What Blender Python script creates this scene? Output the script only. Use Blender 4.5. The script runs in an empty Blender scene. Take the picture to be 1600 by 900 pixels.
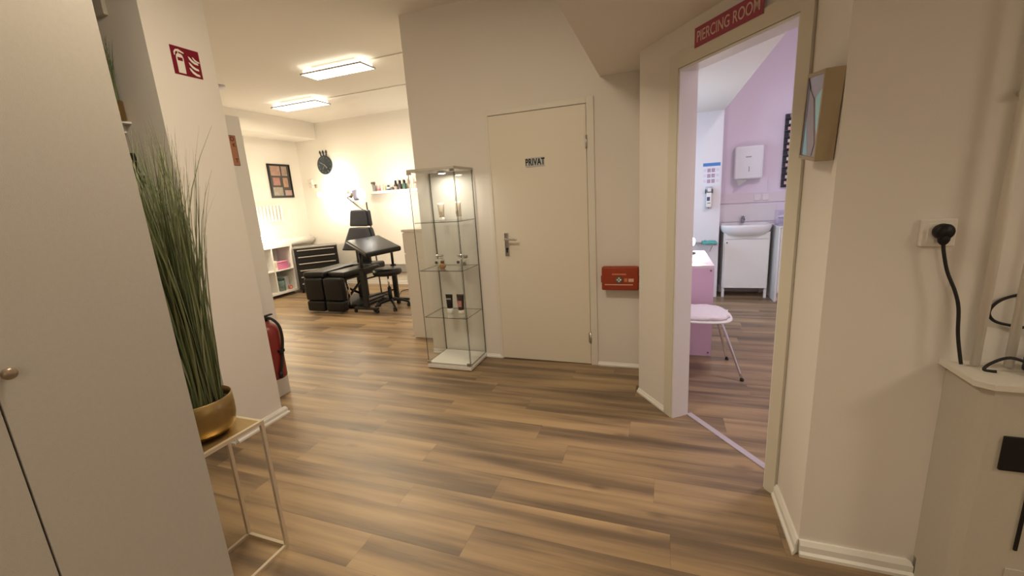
import bpy, bmesh, math, random
from mathutils import Vector, Matrix, noise
from math import sin, cos, pi, radians
random.seed(7)
S = bpy.context.scene
COL = S.collection

# ------------------------------------------------------------------ camera
PITCH, ROLL, YAW, FPX, CAMH = .21527, -.063247, -.35359, 650.0, 1.38
fw = Vector((sin(YAW)*cos(PITCH), cos(YAW)*cos(PITCH), -sin(PITCH)))
rt = Vector((cos(YAW), -sin(YAW), 0)); up = rt.cross(fw)
r2 = cos(ROLL)*rt + sin(ROLL)*up; u2 = -sin(ROLL)*rt + cos(ROLL)*up
cam_data = bpy.data.cameras.new('camera'); cam = bpy.data.objects.new('camera', cam_data); COL.objects.link(cam)
cam_data.sensor_width = 36; cam_data.lens = 36*FPX/1600; cam_data.clip_start = .02; cam_data.clip_end = 60
m = Matrix.Identity(4)
for i in range(3):
    m[i][0] = r2[i]; m[i][1] = u2[i]; m[i][2] = -fw[i]; m[i][3] = (0, 0, CAMH)[i]
cam.matrix_world = m
S.camera = cam

# ------------------------------------------------------------------ view, world, light levels
S.view_settings.view_transform = 'Standard'; S.view_settings.look = 'None'
S.view_settings.gamma = 1; S.view_settings.use_curve_mapping = False
S.view_settings.exposure = 0.0
S.cycles.transparent_max_bounces = 32
world = bpy.data.worlds.new('world'); S.world = world; world.use_nodes = True
world.node_tree.nodes['Background'].inputs[0].default_value = (1, .8, .6, 1)
world.node_tree.nodes['Background'].inputs[1].default_value = .05
WARM = (1, .835, .60); TATTOO = (1, .82, .57); COOL = (.80, .84, 1.0)
P_HALL_MAIN, P_HALL_LOW, P_HALL_FILL, P_TATTOO, P_PIERCE, P_WINDOW = 29, 12, 14, 26, 33, 13

# ------------------------------------------------------------------ materials
MATS = {}
def mat(name, col, rough=.6, metal=0, emit=None, strength=0, bump=0, bscale=200, spec=.5, var=0, vscale=6, trans=0, alpha=1, coat=0, sheen=0):
    if name in MATS: return MATS[name]
    M = bpy.data.materials.new(name); M.use_nodes = True; MATS[name] = M
    nt = M.node_tree; b = nt.nodes['Principled BSDF']
    b.inputs['Base Color'].default_value = (*col, 1); b.inputs['Roughness'].default_value = rough
    b.inputs['Metallic'].default_value = metal; b.inputs['Specular IOR Level'].default_value = spec
    if coat: b.inputs['Coat Weight'].default_value = coat
    if sheen: b.inputs['Sheen Weight'].default_value = sheen
    if trans: b.inputs['Transmission Weight'].default_value = trans
    if emit: b.inputs['Emission Color'].default_value = (*emit, 1); b.inputs['Emission Strength'].default_value = strength
    tc = nt.nodes.new('ShaderNodeTexCoord')
    if var:
        n = nt.nodes.new('ShaderNodeTexNoise'); n.inputs['Scale'].default_value = vscale; n.inputs['Detail'].default_value = 3
        nt.links.new(tc.outputs['Object'], n.inputs['Vector'])
        mx = nt.nodes.new('ShaderNodeMixRGB'); mx.inputs[1].default_value = (*[c*(1-var) for c in col], 1); mx.inputs[2].default_value = (*[min(1, c*(1+var)) for c in col], 1)
        nt.links.new(n.outputs['Fac'], mx.inputs[0]); nt.links.new(mx.outputs[0], b.inputs['Base Color'])
    if bump:
        n = nt.nodes.new('ShaderNodeTexNoise'); n.inputs['Scale'].default_value = bscale; n.inputs['Detail'].default_value = 4
        nt.links.new(tc.outputs['Object'], n.inputs['Vector'])
        bp = nt.nodes.new('ShaderNodeBump'); bp.inputs['Strength'].default_value = bump; bp.inputs['Distance'].default_value = .002
        nt.links.new(n.outputs['Fac'], bp.inputs['Height']); nt.links.new(bp.outputs[0], b.inputs['Normal'])
    return M

def floor_mat():
    M = bpy.data.materials.new('vinyl_planks'); M.use_nodes = True; nt = M.node_tree; N = nt.nodes; L = nt.links
    b = N['Principled BSDF']
    def math_(op, a, c=None, v=None):
        n = N.new('ShaderNodeMath'); n.operation = op
        for i, x in enumerate((a, c)):
            if x is None: continue
            if hasattr(x, 'is_output'): L.new(x, n.inputs[i])
            else: n.inputs[i].default_value = x
        return n.outputs[0]
    tc = N.new('ShaderNodeTexCoord'); sp = N.new('ShaderNodeSeparateXYZ'); L.new(tc.outputs['Object'], sp.inputs[0])
    X, Y = sp.outputs[0], sp.outputs[1]
    row_f = math_('DIVIDE', math_('SUBTRACT', Y, 1.04-.168*16), .168)
    row = math_('FLOOR', row_f); rfr = math_('FRACT', row_f)
    # offset of each row's joints along the planks
    known = {16: .045, 17: .458, 18: .047, 19: .457, 20: 1.18, 21: .72, 22: .525, 23: 1.035, 24: .36}
    rr = random.Random(3); ramp = N.new('ShaderNodeValToRGB'); ramp.color_ramp.interpolation = 'CONSTANT'
    els = ramp.color_ramp.elements
    for k in range(32):
        v = known.get(k, rr.random()*1.2)/1.2
        e = els[0] if k == 0 else (els[1] if k == 1 else els.new(k/32))
        e.position = k/32; e.color = (v, v, v, 1)
    rf = math_('FRACT', math_('DIVIDE', math_('ADD', row, .5), 32)); L.new(rf, ramp.inputs[0])
    sepc = N.new('ShaderNodeSeparateColor'); L.new(ramp.outputs[0], sepc.inputs[0])
    off = math_('MULTIPLY', sepc.outputs[0], 1.2)
    colf = math_('DIVIDE', math_('ADD', math_('SUBTRACT', X, off), 24), 1.2)
    colr = math_('FLOOR', colf); cfr = math_('FRACT', colf)
    comb = N.new('ShaderNodeCombineXYZ'); L.new(colr, comb.inputs[0]); L.new(row, comb.inputs[1])
    wn = N.new('ShaderNodeTexWhiteNoise'); wn.noise_dimensions = '2D'; L.new(comb.outputs[0], wn.inputs['Vector'])
    wsep = N.new('ShaderNodeSeparateColor'); L.new(wn.outputs['Color'], wsep.inputs[0])
    # grain coordinates: stretched along X and shifted per plank
    def coords(sx, sy, k):
        c = N.new('ShaderNodeCombineXYZ')
        L.new(math_('ADD', math_('MULTIPLY', X, sx), math_('MULTIPLY', wsep.outputs[0], 37*k)), c.inputs[0])
        L.new(math_('ADD', math_('MULTIPLY', Y, sy), math_('MULTIPLY', wsep.outputs[1], 53*k)), c.inputs[1])
        return c.outputs[0]
    n1 = N.new('ShaderNodeTexNoise'); n1.inputs['Scale'].default_value = 1; n1.inputs['Detail'].default_value = 3; n1.inputs['Roughness'].default_value = .5
    L.new(coords(.75, 9, 1), n1.inputs['Vector'])
    n2 = N.new('ShaderNodeTexNoise'); n2.inputs['Scale'].default_value = 1; n2.inputs['Detail'].default_value = 5; n2.inputs['Roughness'].default_value = .65
    L.new(coords(2.2, 60, 2), n2.inputs['Vector'])
    fac = math_('ADD', math_('MULTIPLY', n1.outputs['Fac'], .78), math_('MULTIPLY', n2.outputs['Fac'], .22))
    fac = math_('ADD', fac, math_('MULTIPLY', math_('SUBTRACT', wsep.outputs[2], .5), .06))
    cr = N.new('ShaderNodeValToRGB'); L.new(fac, cr.inputs[0]); e = cr.color_ramp.elements
    e[0].position = .33; e[0].color = (.125, .085, .052, 1); e[1].position = .68; e[1].color = (.44, .305, .165, 1)
    x = e.new(.44); x.color = (.200, .138, .082, 1); x = e.new(.54); x.color = (.325, .222, .122, 1)
    # knots
    kn = N.new('ShaderNodeTexVoronoi'); kn.inputs['Scale'].default_value = 1; L.new(coords(2.2, 5.5, 3), kn.inputs['Vector'])
    kf = N.new('ShaderNodeMapRange'); L.new(kn.outputs['Distance'], kf.inputs[0]); kf.inputs[1].default_value = .03; kf.inputs[2].default_value = .13; kf.inputs[3].default_value = .62; kf.inputs[4].default_value = 1
    # joints
    jr = math_('GREATER_THAN', math_('MULTIPLY', math_('MINIMUM', rfr, math_('SUBTRACT', 1, rfr)), .168), .0006)
    jc = math_('GREATER_THAN', math_('MULTIPLY', math_('MINIMUM', cfr, math_('SUBTRACT', 1, cfr)), 1.2), .0008)
    j = math_('ADD', math_('MULTIPLY', math_('MULTIPLY', jr, jc), .35), .65)
    mul = N.new('ShaderNodeVectorMath'); mul.operation = 'SCALE'; L.new(cr.outputs[0], mul.inputs[0]); L.new(math_('MULTIPLY', j, kf.outputs[0]), mul.inputs['Scale'])
    L.new(mul.outputs[0], b.inputs['Base Color'])
    L.new(math_('ADD', .30, math_('MULTIPLY', n2.outputs['Fac'], .22)), b.inputs['Roughness'])
    b.inputs['Specular IOR Level'].default_value = .6
    bp = N.new('ShaderNodeBump'); bp.inputs['Strength'].default_value = .12; bp.inputs['Distance'].default_value = .001
    L.new(n2.outputs['Fac'], bp.inputs['Height']); L.new(bp.outputs[0], b.inputs['Normal'])
    return M

def glass_mat(name, tint, gloss=1.45):
    if name in MATS: return MATS[name]
    M = bpy.data.materials.new(name); M.use_nodes = True; MATS[name] = M; nt = M.node_tree; nt.nodes.clear()
    o = nt.nodes.new('ShaderNodeOutputMaterial'); t = nt.nodes.new('ShaderNodeBsdfTransparent'); g = nt.nodes.new('ShaderNodeBsdfGlossy')
    t.inputs[0].default_value = (*tint, 1); g.inputs['Roughness'].default_value = .02; g.inputs[0].default_value = (1, 1, 1, 1)
    f = nt.nodes.new('ShaderNodeFresnel'); f.inputs[0].default_value = gloss; mx = nt.nodes.new('ShaderNodeMixShader')
    # bottom pane faces seen from inside would hit total reflection: use the outside index on both sides
    gm = nt.nodes.new('ShaderNodeNewGeometry'); s = nt.nodes.new('ShaderNodeMath'); s.operation = 'MULTIPLY_ADD'
    nt.links.new(gm.outputs['Backfacing'], s.inputs[0]); s.inputs[1].default_value = 1/gloss-gloss; s.inputs[2].default_value = gloss
    nt.links.new(s.outputs[0], f.inputs[0])
    nt.links.new(f.outputs[0], mx.inputs[0]); nt.links.new(t.outputs[0], mx.inputs[1]); nt.links.new(g.outputs[0], mx.inputs[2]); nt.links.new(mx.outputs[0], o.inputs[0])
    return M

wall_m   = mat('wall_paint', (.80, .76, .72), .9, bump=.25, bscale=260, spec=.2, var=.012, vscale=3)
tattoo_m = mat('cream_wall_paint', (.84, .80, .74), .9, bump=.2, bscale=260, spec=.2)
ceil_m   = mat('ceiling_paint', (.80, .76, .70), .95, bump=.15, bscale=120, spec=.15)
pink_m   = mat('pink_wall_paint', (.82, .73, .85), .85, bump=.15, bscale=200, spec=.2)
pier_m   = mat('pale_wall_paint', (.80, .78, .80), .85, bump=.15, bscale=200, spec=.2)
base_m   = mat('baseboard_white', (.84, .82, .78), .45)
doorw_m  = mat('door_cream_lacquer', (.80, .74, .64), .5, var=.015, vscale=2)
casing_m = mat('casing_ivory', (.70, .665, .575), .5)
jamb_m   = mat('casing_white', (.84, .82, .82), .45)
white_m  = mat('white_lacquer', (.82, .81, .79), .35)
offw_m   = mat('off_white_laminate', (.74, .70, .65), .6, bump=.12, bscale=500)
greyw_m  = mat('linen_laminate', (.53, .505, .465), .62, bump=.3, bscale=420, var=.05, vscale=90)
wardm_m  = mat('wardrobe_laminate', (.76, .74, .71), .55)
coverm_m = mat('pipe_cover_paint', (.53, .49, .42), .7, bump=.3, bscale=380, var=.04, vscale=80)
pipew_m  = mat('pipe_white_enamel', (.78, .74, .68), .45)
brass_m  = mat('brushed_brass', (.36, .255, .11), .42, 1, bump=.15, bscale=120)
gold_m   = mat('champagne_metal', (.70, .62, .48), .4, .55)
goldtop_m= mat('brass_sheet', (.60, .45, .22), .3, .9)
chrome_m = mat('chrome', (.82, .82, .84), .12, 1)
steel_m  = mat('brushed_steel', (.62, .60, .57), .3, 1)
dsteel_m = mat('dark_steel', (.18, .17, .16), .4, .9)
black_m  = mat('black_plastic', (.010, .010, .011), .45, spec=.3)
blackm_m = mat('black_powder_coat', (.014, .014, .015), .42, .2)
leather_m= mat('black_leatherette', (.007, .007, .008), .36, bump=.1, bscale=300, spec=.35)
leatherg_m = mat('grey_black_leatherette', (.045, .050, .068), .42, bump=.1, bscale=300, spec=.5)
rubber_m = mat('black_rubber', (.01, .01, .01), .6)
red_m    = mat('signal_red_paint', (.21, .018, .014), .36, coat=.2)
signred_m= mat('fire_sign_red', (.20, .010, .025), .6, spec=.2)
signpink_m = mat('sign_crimson', (.36, .075, .115), .6, spec=.2)
signpale_m = mat('sign_pale_lettering', (.68, .50, .46), .6)
signwhite_m = mat('sign_white', (.82, .80, .74), .55)
kit_m    = mat('orange_red_plastic', (.34, .055, .022), .5, spec=.3)
green_m  = mat('dark_green_print', (.03, .07, .06), .5)
teal_m   = mat('teal_cloth', (.10, .42, .38), .8)
glass_m  = glass_mat('clear_glass', (.985, .992, .987))
acryl_m  = glass_mat('clear_acrylic', (.93, .93, .97), 1.4)
edge_m   = mat('glass_edge', (.025, .035, .030), .35, spec=.3)
pinkl_m  = mat('pink_laminate', (.74, .50, .68), .5)

# ------------------------------------------------------------------ mesh builder (world coordinates, optional local frame)
class MB:
    def __init__(s, M=None): s.bm = bmesh.new(); s.M = M or Matrix.Identity(4); s.slots = 1
    def _add(s, vs, fs, mi=0, smooth=False):
        bv = [s.bm.verts.new(s.M @ Vector(v)) for v in vs]
        out = []
        for f in fs:
            try: F = s.bm.faces.new([bv[i] for i in f])
            except ValueError: continue
            F.material_index = mi; F.smooth = smooth; out.append(F)
        return bv, out
    def merge(s, b2, mi=0, smooth=False):
        b2.verts.index_update()
        s._add([v.co for v in b2.verts], [[v.index for v in f.verts] for f in b2.faces], mi, smooth); b2.free(); return s
    def box(s, a, b, bev=0, seg=2, mi=0, R=None, smooth=False):
        t = bmesh.new(); a = Vector(a); b = Vector(b); c = (a+b)/2; d = b-a
        bmesh.ops.create_cube(t, size=1); bmesh.ops.scale(t, vec=[abs(x) for x in d], verts=t.verts)
        if bev: bmesh.ops.bevel(t, geom=t.edges[:], offset=min(bev, min(abs(x) for x in d)*.49), segments=seg, profile=.6, affect='EDGES')
        if R: bmesh.ops.transform(t, matrix=R, verts=t.verts)
        bmesh.ops.translate(t, vec=c, verts=t.verts)
        return s.merge(t, mi, smooth or bev > .008)
    def cyl(s, a, b, r, r2=None, n=20, mi=0, smooth=True, caps=True):
        a = Vector(a); b = Vector(b); r2 = r if r2 is None else r2
        z = (b-a).normalized(); x = z.orthogonal().normalized(); y = z.cross(x)
        vs = [a+(x*cos(2*pi*i/n)+y*sin(2*pi*i/n))*r for i in range(n)] + [b+(x*cos(2*pi*i/n)+y*sin(2*pi*i/n))*r2 for i in range(n)]
        bv, fs = s._add(vs, [(i, (i+1) % n, n+(i+1) % n, n+i) for i in range(n)], mi, smooth)
        if caps:
            for q in (bv[:n][::-1], bv[n:]):
                try: F = s.bm.faces.new(q); F.material_index = mi
                except ValueError: pass
        return s
    def lathe(s, c, prof, n=28, mi=0, axis=None, smooth=True):
        c = Vector(c); z = Vector(axis or (0, 0, 1)).normalized(); x = z.orthogonal().normalized() if axis else Vector((1, 0, 0)); y = z.cross(x)
        vs = []; fs = []
        for r, h in prof:
            for i in range(n): vs.append(c+z*h+(x*cos(2*pi*i/n)+y*sin(2*pi*i/n))*max(r, 1e-4))
        for k in range(len(prof)-1):
            for i in range(n): fs.append((k*n+i, k*n+(i+1) % n, (k+1)*n+(i+1) % n, (k+1)*n+i))
        s._add(vs, fs, mi, smooth); return s
    def tube(s, pts, r, n=10, mi=0, smooth_path=True):
        pts = [Vector(p) for p in pts]
        if smooth_path and len(pts) > 2:
            q = []
            for i in range(len(pts)-1):
                p0 = pts[max(i-1, 0)]; p1 = pts[i]; p2 = pts[i+1]; p3 = pts[min(i+2, len(pts)-1)]
                for k in range(6):
                    t = k/6; q.append(.5*((2*p1)+(p2-p0)*t+(2*p0-5*p1+4*p2-p3)*t*t+(3*p1-p0-3*p2+p3)*t**3))
            q.append(pts[-1]); pts = q
        rs = r if callable(r) else (lambda t: r)
        vs = []; fs = []; nrm = (pts[1]-pts[0]).orthogonal().normalized()
        for i, p in enumerate(pts):
            d = (pts[min(i+1, len(pts)-1)]-pts[max(i-1, 0)]).normalized()
            nrm = (nrm-d*nrm.dot(d)).normalized(); bn = d.cross(nrm); R = rs(i/(len(pts)-1))
            for k in range(n): vs.append(p+(nrm*cos(2*pi*k/n)+bn*sin(2*pi*k/n))*R)
        for i in range(len(pts)-1):
            for k in range(n): fs.append((i*n+k, i*n+(k+1) % n, (i+1)*n+(k+1) % n, (i+1)*n+k))
        fs.append(tuple(range(n))[::-1]); fs.append(tuple((len(pts)-1)*n+k for k in range(n)))
        s._add(vs, fs, mi, True); return s
    def prism(s, poly, z0, z1, mi=0):       # poly in xy
        n = len(poly); vs = [(x, y, z0) for x, y in poly]+[(x, y, z1) for x, y in poly]
        s._add(vs, [tuple(range(n))[::-1], tuple(range(n, 2*n))]+[(i, (i+1) % n, n+(i+1) % n, n+i) for i in range(n)], mi); return s
    def slab(s, pts, nrm, t, mi=0):         # planar outline given in 3D, thickness t along nrm
        n = len(pts); pts = [Vector(p) for p in pts]; d = Vector(nrm).normalized()*t
        s._add(pts+[p+d for p in pts], [tuple(range(n)), tuple(range(n, 2*n))[::-1]]+[(i, n+i, n+(i+1) % n, (i+1) % n) for i in range(n)], mi); return s
    def sphere(s, c, r, sc=(1, 1, 1), mi=0, n=16):
        t = bmesh.new(); bmesh.ops.create_uvsphere(t, u_segments=n, v_segments=max(6, n//2), radius=r)
        bmesh.ops.scale(t, vec=sc, verts=t.verts); bmesh.ops.translate(t, vec=c, verts=t.verts); return s.merge(t, mi, True)
    def build(s, name, mats, parent=None, label=None):
        me = bpy.data.meshes.new(name); bmesh.ops.recalc_face_normals(s.bm, faces=s.bm.faces[:])
        o = bpy.data.objects.new(name, me); COL.objects.link(o)
        if parent is not None:
            o.parent = parent; inv = world_of(parent).inverted(); bmesh.ops.transform(s.bm, matrix=inv, verts=s.bm.verts)
        s.bm.to_mesh(me); s.bm.free()
        for mm in (mats if isinstance(mats, (list, tuple)) else [mats]): me.materials.append(mm)
        if label: o['label'] = label
        return o
def world_of(o):
    M = o.matrix_basis.copy()
    while o.parent: o = o.parent; M = o.matrix_basis @ M
    return M
def thing(name, label, cat, loc=(0, 0, 0), rz=0, group=None):
    o = bpy.data.objects.new(name, None); COL.objects.link(o); o.empty_display_size = .1
    o.location = loc; o.rotation_euler = (0, 0, rz); o['label'] = label; o['category'] = cat
    if group: o['group'] = group
    return o
def tag(o, label, cat, group=None):
    o['label'] = label; o['category'] = cat
    if group: o['group'] = group
    return o
def rebase(o, loc):     # put a single mesh object's origin at its base
    o.data.transform(Matrix.Translation(-Vector(loc))); o.location = loc; return o
def struct(name, mb, m_, label=None):
    o = mb.build(name, m_); o['kind'] = 'structure'
    if label: o['label'] = label
    return o
def sstruct(name):
    o = bpy.data.objects.new(name, None); COL.objects.link(o); o['kind'] = 'structure'; return o
def copy_tree(o, parent=None):
    c = o.copy(); COL.objects.link(c)
    if parent: c.parent = parent
    for ch in list(o.children): copy_tree(ch, c)
    return c
def text(name, body, size, M, m_, parent, bold=.0, sx=1, spacing=1, depth=.0006):
    cu = bpy.data.curves.new('t', 'FONT'); cu.body = body; cu.size = size; cu.align_x = 'CENTER'; cu.align_y = 'CENTER'; cu.extrude = depth; cu.offset = bold; cu.space_character = spacing
    t = bpy.data.objects.new('t', cu); COL.objects.link(t); bpy.context.view_layer.update()
    me = bpy.data.meshes.new_from_object(t.evaluated_get(bpy.context.evaluated_depsgraph_get())); bpy.data.objects.remove(t)
    me.transform(M @ Matrix.Diagonal((sx, 1, 1, 1)))
    o = bpy.data.objects.new(name, me); COL.objects.link(o)
    if parent is not None: o.parent = parent; me.transform(world_of(parent).inverted())
    me.materials.clear(); me.materials.append(m_); return o
def frame(o, x, y):     # matrix: local x,y,(x cross y) at origin o
    x = Vector(x).normalized(); y = Vector(y).normalized(); z = x.cross(y); M = Matrix.Identity(4)
    for i in range(3): M[i][0] = x[i]; M[i][1] = y[i]; M[i][2] = z[i]; M[i][3] = o[i]
    return M
def area(name, loc, size, power, color, parent=None, direction=(0, 0, -1), size_y=None):
    d = bpy.data.lights.new(name, 'AREA'); d.energy = power; d.color = color; d.size = size
    if size_y: d.shape = 'RECTANGLE'; d.size_y = size_y
    o = bpy.data.objects.new(name, d); COL.objects.link(o); o.location = loc
    o.rotation_euler = Vector(direction).to_track_quat('-Z', 'X').to_euler()
    if parent is not None: o.parent = parent; o.matrix_parent_inverse = world_of(parent).inverted()
    return o
def point(name, loc, r, power, color, parent=None):
    d = bpy.data.lights.new(name, 'POINT'); d.energy = power; d.color = color; d.shadow_soft_size = r
    o = bpy.data.objects.new(name, d); COL.objects.link(o); o.location = loc
    if parent is not None: o.parent = parent; o.matrix_parent_inverse = world_of(parent).inverted()
    return o

# ------------------------------------------------------------------ the shell
PW, CEIL, LOW = 3.21, 2.84, 2.165         # private wall plane, ceilings
YB, XL = 6.10, -6.20                      # back and left walls of the tattoo room
DA = Vector((-.139, 2.794, 0)); DD = Vector((sin(.622), -cos(.622), 0)); DN = Vector((DD.y, -DD.x, 0)) * -1   # diagonal wall: start, run, inward normal
DN = Vector((cos(.622), sin(.622), 0))
def DP(s, z, n=0): return DA + DD*s + DN*n + Vector((0, 0, z))

struct('floor', MB().box((-6.6, -2.2, -.1), (3.4, 6.6, 0)), floor_mat())
c = MB(); c.box((-6.6, -2.2, CEIL), (-.43, 6.6, CEIL+.1)); struct('ceiling', c, ceil_m)
c = MB(); q0 = DP(0, 0, .03); q1 = DP(1.094, 0, .03); c.prism([(-.43, -2.2), (3.3, -2.2), (3.3, 1.62), (.53, 1.62), (q1.x, q1.y), (q0.x, q0.y), (-.12, 3.22), (-.43, 3.22)], LOW, LOW+.75); struct('ceiling', c, ceil_m, 'lower plaster ceiling over the right side of the hall')
# wall with the private door
w = MB(); w.box((-2.0, PW, 0), (-1.30, PW+.16, CEIL)); w.box((-.50, PW, 0), (.0, PW+.16, CEIL)); w.box((-1.30, PW, 2.02), (-.50, PW+.16, CEIL))
struct('wall_back', w, wall_m)
struct('wall_back', MB().box((-2.0, PW+.16, 0), (-1.84, YB, CEIL)), tattoo_m)
# tattoo room
struct('wall_back', MB().box((XL-.1, YB, 0), (-1.84, YB+.1, CEIL)), tattoo_m)
struct('wall_left', MB().box((XL-.1, 2.0, 0), (XL, YB+.1, CEIL)), tattoo_m)
struct('wall_left', MB().box((XL, 1.9, 0), (-3.3, 2.0, CEIL)), tattoo_m)
# hall, left side: fin of wall, and room behind the camera
struct('wall_left', MB().box((-3.6, 1.583, 0), (-2.465, 1.928, CEIL)), wall_m)
struct('wall_left', MB().box((-2.1, -2.1, 0), (-2.0, .82, CEIL)), wall_m)
struct('wall_left', MB().box((-3.7, -2.1, 0), (-3.6, 2.0, CEIL)), wall_m)
struct('wall_front', MB().box((-3.6, -2.2, 0), (3.2, -2.1, CEIL)), wall_m)
struct('wall_right', MB().box((3.2, -2.2, 0), (3.3, 1.7, CEIL)), wall_m)
# diagonal wall with the piercing room doorway
OS0, OS1, OTOP, WT = .372, 1.040, 1.965, .100
w = MB()
def dbox(mb, s0, s1, z0, z1, n0, n1, bev=0):
    mb.prism([tuple(DP(s, 0, n).xy) for s, n in ((s0, n0), (s1, n0), (s1, n1), (s0, n1))], z0, z1); return mb
dbox(w, 0, OS0, 0, 3.45, 0, WT); dbox(w, OS1, 1.094, 0, 3.45, 0, WT); dbox(w, OS0, OS1, OTOP, 3.45, 0, WT)
w.prism([(-.139, 2.794), (-.139, 3.3), (-.06, 3.3), tuple(DP(.1, 0, WT).xy), tuple(DP(0, 0, WT).xy)], 0, 3.45)
struct('wall_right', w, wall_m)
e = DP(1.094, 0)
w = MB(); w.prism([(e.x, e.y), (.5, 1.585), (3.3, 1.585), (3.3, 1.70), (.62, 1.70), tuple(DP(1.094, 0, WT).xy)], 0, 3.45)
struct('wall_right', w, wall_m)
# piercing room
struct('wall_back', MB().box((.0, 5.95, 0), (3.0, 6.05, 3.5)), pink_m)
struct('wall_back', MB().box((-1.0, 5.60, 0), (.645, 5.95, 3.5)), pier_m)
struct('wall_right', MB().box((2.3, 1.70, 0), (2.4, 5.95, 3.5)), pink_m)
struct('wall_left', MB().box((-1.0, 3.37, 0), (-.9, 5.6, 3.5)), pier_m)
struct('ceiling', MB().box((-.9, 3.37, 2.20), (.65, 5.6, 2.5)).prism([(-.13, 3.0), (.65, 1.9), (.65, 3.37), (-.13, 3.37)], 2.2, 2.5), ceil_m, 'low ceiling strip inside the piercing room')
struct('ceiling', MB().box((-.9, 1.6, 3.4), (2.5, 6.05, 3.5)), ceil_m, 'high ceiling of the piercing room')
# beam and wall edge in the tattoo room
b = MB(); b.box((XL, 2.0, 2.57), (-5.72, YB, CEIL)); struct('trim_2', b, tattoo_m, 'boxed beam under the ceiling of the bright room')
# floor transition
t = MB(); dbox(t, OS0, OS1, 0, .006, .094, .130); struct('trim_1', t, mat('lilac_grey_aluminium', (.55, .50, .56), .4, .3), 'pale metal floor strip in the doorway')

# baseboards
def skirting(name, pts, h=.055, d=.014, m_=base_m):    # pts along the wall foot in plan, room side to the right of travel
    b = MB()
    for (x0, y0), (x1, y1) in zip(pts[:-1], pts[1:]):
        a = Vector((x0, y0, 0)); c_ = Vector((x1, y1, 0)); n = (c_-a).normalized().cross(Vector((0, 0, 1)))
        prof = ((0, 0), (d+.008, 0), (d+.008, .012), (d, .020), (d, h*.72), (d*.5, h), (0, h))
        ext = (c_-a).normalized()*(d+.008)
        vs = [a+n*p+Vector((0, 0, q)) for p, q in prof]+[c_+ext*(p/(d+.008))+n*p+Vector((0, 0, q)) for p, q in prof]
        k = len(prof); b._add(vs, [tuple(range(k)), tuple(range(k, 2*k))[::-1]]+[(i, k+i, k+(i+1) % k, (i+1) % k) for i in range(k)])
    return struct(name, b, m_)
skirting('baseboard_back', [(-1.464, PW), (-1.325, PW)], .030, .008)
skirting('baseboard_back', [(-.476, PW), (-.14, PW)], .030, .008)
skirting('baseboard_back', [(-2.0, PW), (-1.86, PW)], .045, .010)
skirting('baseboard_right', [tuple(DP(.0, 0).xy), tuple(DP(.30, 0).xy)], .030, .008)
skirting('baseboard_right', [(.5, 1.895), (.5, 1.585)], .060, .016)
skirting('baseboard_right', [(.5, 1.585), (.82, 1.585)], .060, .016)
skirting('baseboard_left', [(-2.465, 1.583), (-2.465, 1.940)], .055, .018)
skirting('baseboard_left', [(-3.3, 1.583), (-2.465, 1.583)], .055, .018)
skirting('baseboard_back', [(XL, YB), (-2.0, YB)], .06, .012)
skirting('baseboard_left', [(XL, 2.0), (XL, YB)], .06, .012)
skirting('baseboard_back', [(.645, 5.95), (2.3, 5.95)], .06, .012)

# ------------------------------------------------------------------ doors
d1 = sstruct('door_1')
o = MB().box((-1.300, PW-.008, .006), (-.533, PW+.035, 2.0), .003).build('door_leaf', doorw_m, d1)
f = MB(); f.box((-1.325, PW-.012, 0), (-1.297, PW, 2.045), .002); f.box((-.530, PW-.012, 0), (-.476, PW, 2.045), .003); f.box((-1.297, PW-.012, 2.004), (-.530, PW, 2.045), .002)
f.box((-1.30, PW, 0), (-1.296, PW+.16, 2.02)); f.box((-.531, PW, 0), (-.50, PW+.16, 2.02)); f.box((-1.3, PW, 2.003), (-.5, PW+.16, 2.02)); f.build('door_frame', mat('frame_white', (.78, .74, .68), .5), d1)
for z in (1.74, .235):
    h = MB(); h.cyl((-.5315, PW-.014, z-.045), (-.5315, PW-.014, z+.045), .008); h.box((-.548, PW-.0145, z-.042), (-.533, PW-.008, z+.042), .002); h.build('hinge', steel_m, d1, 'steel hinge')
h = MB(); h.box((-1.219, PW-.016, .905), (-1.181, PW-.008, 1.095), .004, seg=3)
hd = h.build('handle_plate', chrome_m, d1, 'bright metal handle plate')
h = MB(); h.cyl((-1.2, PW-.016, 1.045), (-1.2, PW-.055, 1.045), .010); h.tube([(-1.2, PW-.055, 1.045), (-1.195, PW-.062, 1.045), (-1.17, PW-.062, 1.046), (-1.095, PW-.060, 1.043)], .009); h.build('handle_lever', chrome_m, hd)
h = MB(); h.cyl((-1.2, PW-.019, .965), (-1.2, PW-.015, .965), .011); h.box((-1.2045, PW-.0185, .935), (-1.1955, PW-.0155, .962)); h.build('keyhole', black_m, hd)
sg = thing('door_sign', 'small grey sign reading PRIVAT on the closed cream door', 'sign', (-.928, PW-.009, 1.60))
MB().box((-1.004, PW-.0115, 1.594), (-.853, PW-.0085, 1.664), .0008).build('sign_plate', mat('sign_grey', (.52, .53, .53), .4), sg)
text('lettering', 'PRIVAT', .068, frame((-.9285, PW-.0118, 1.629), (1, 0, 0), (0, 0, 1)), black_m, sg, bold=.0022, sx=.66, spacing=1.08)

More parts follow.
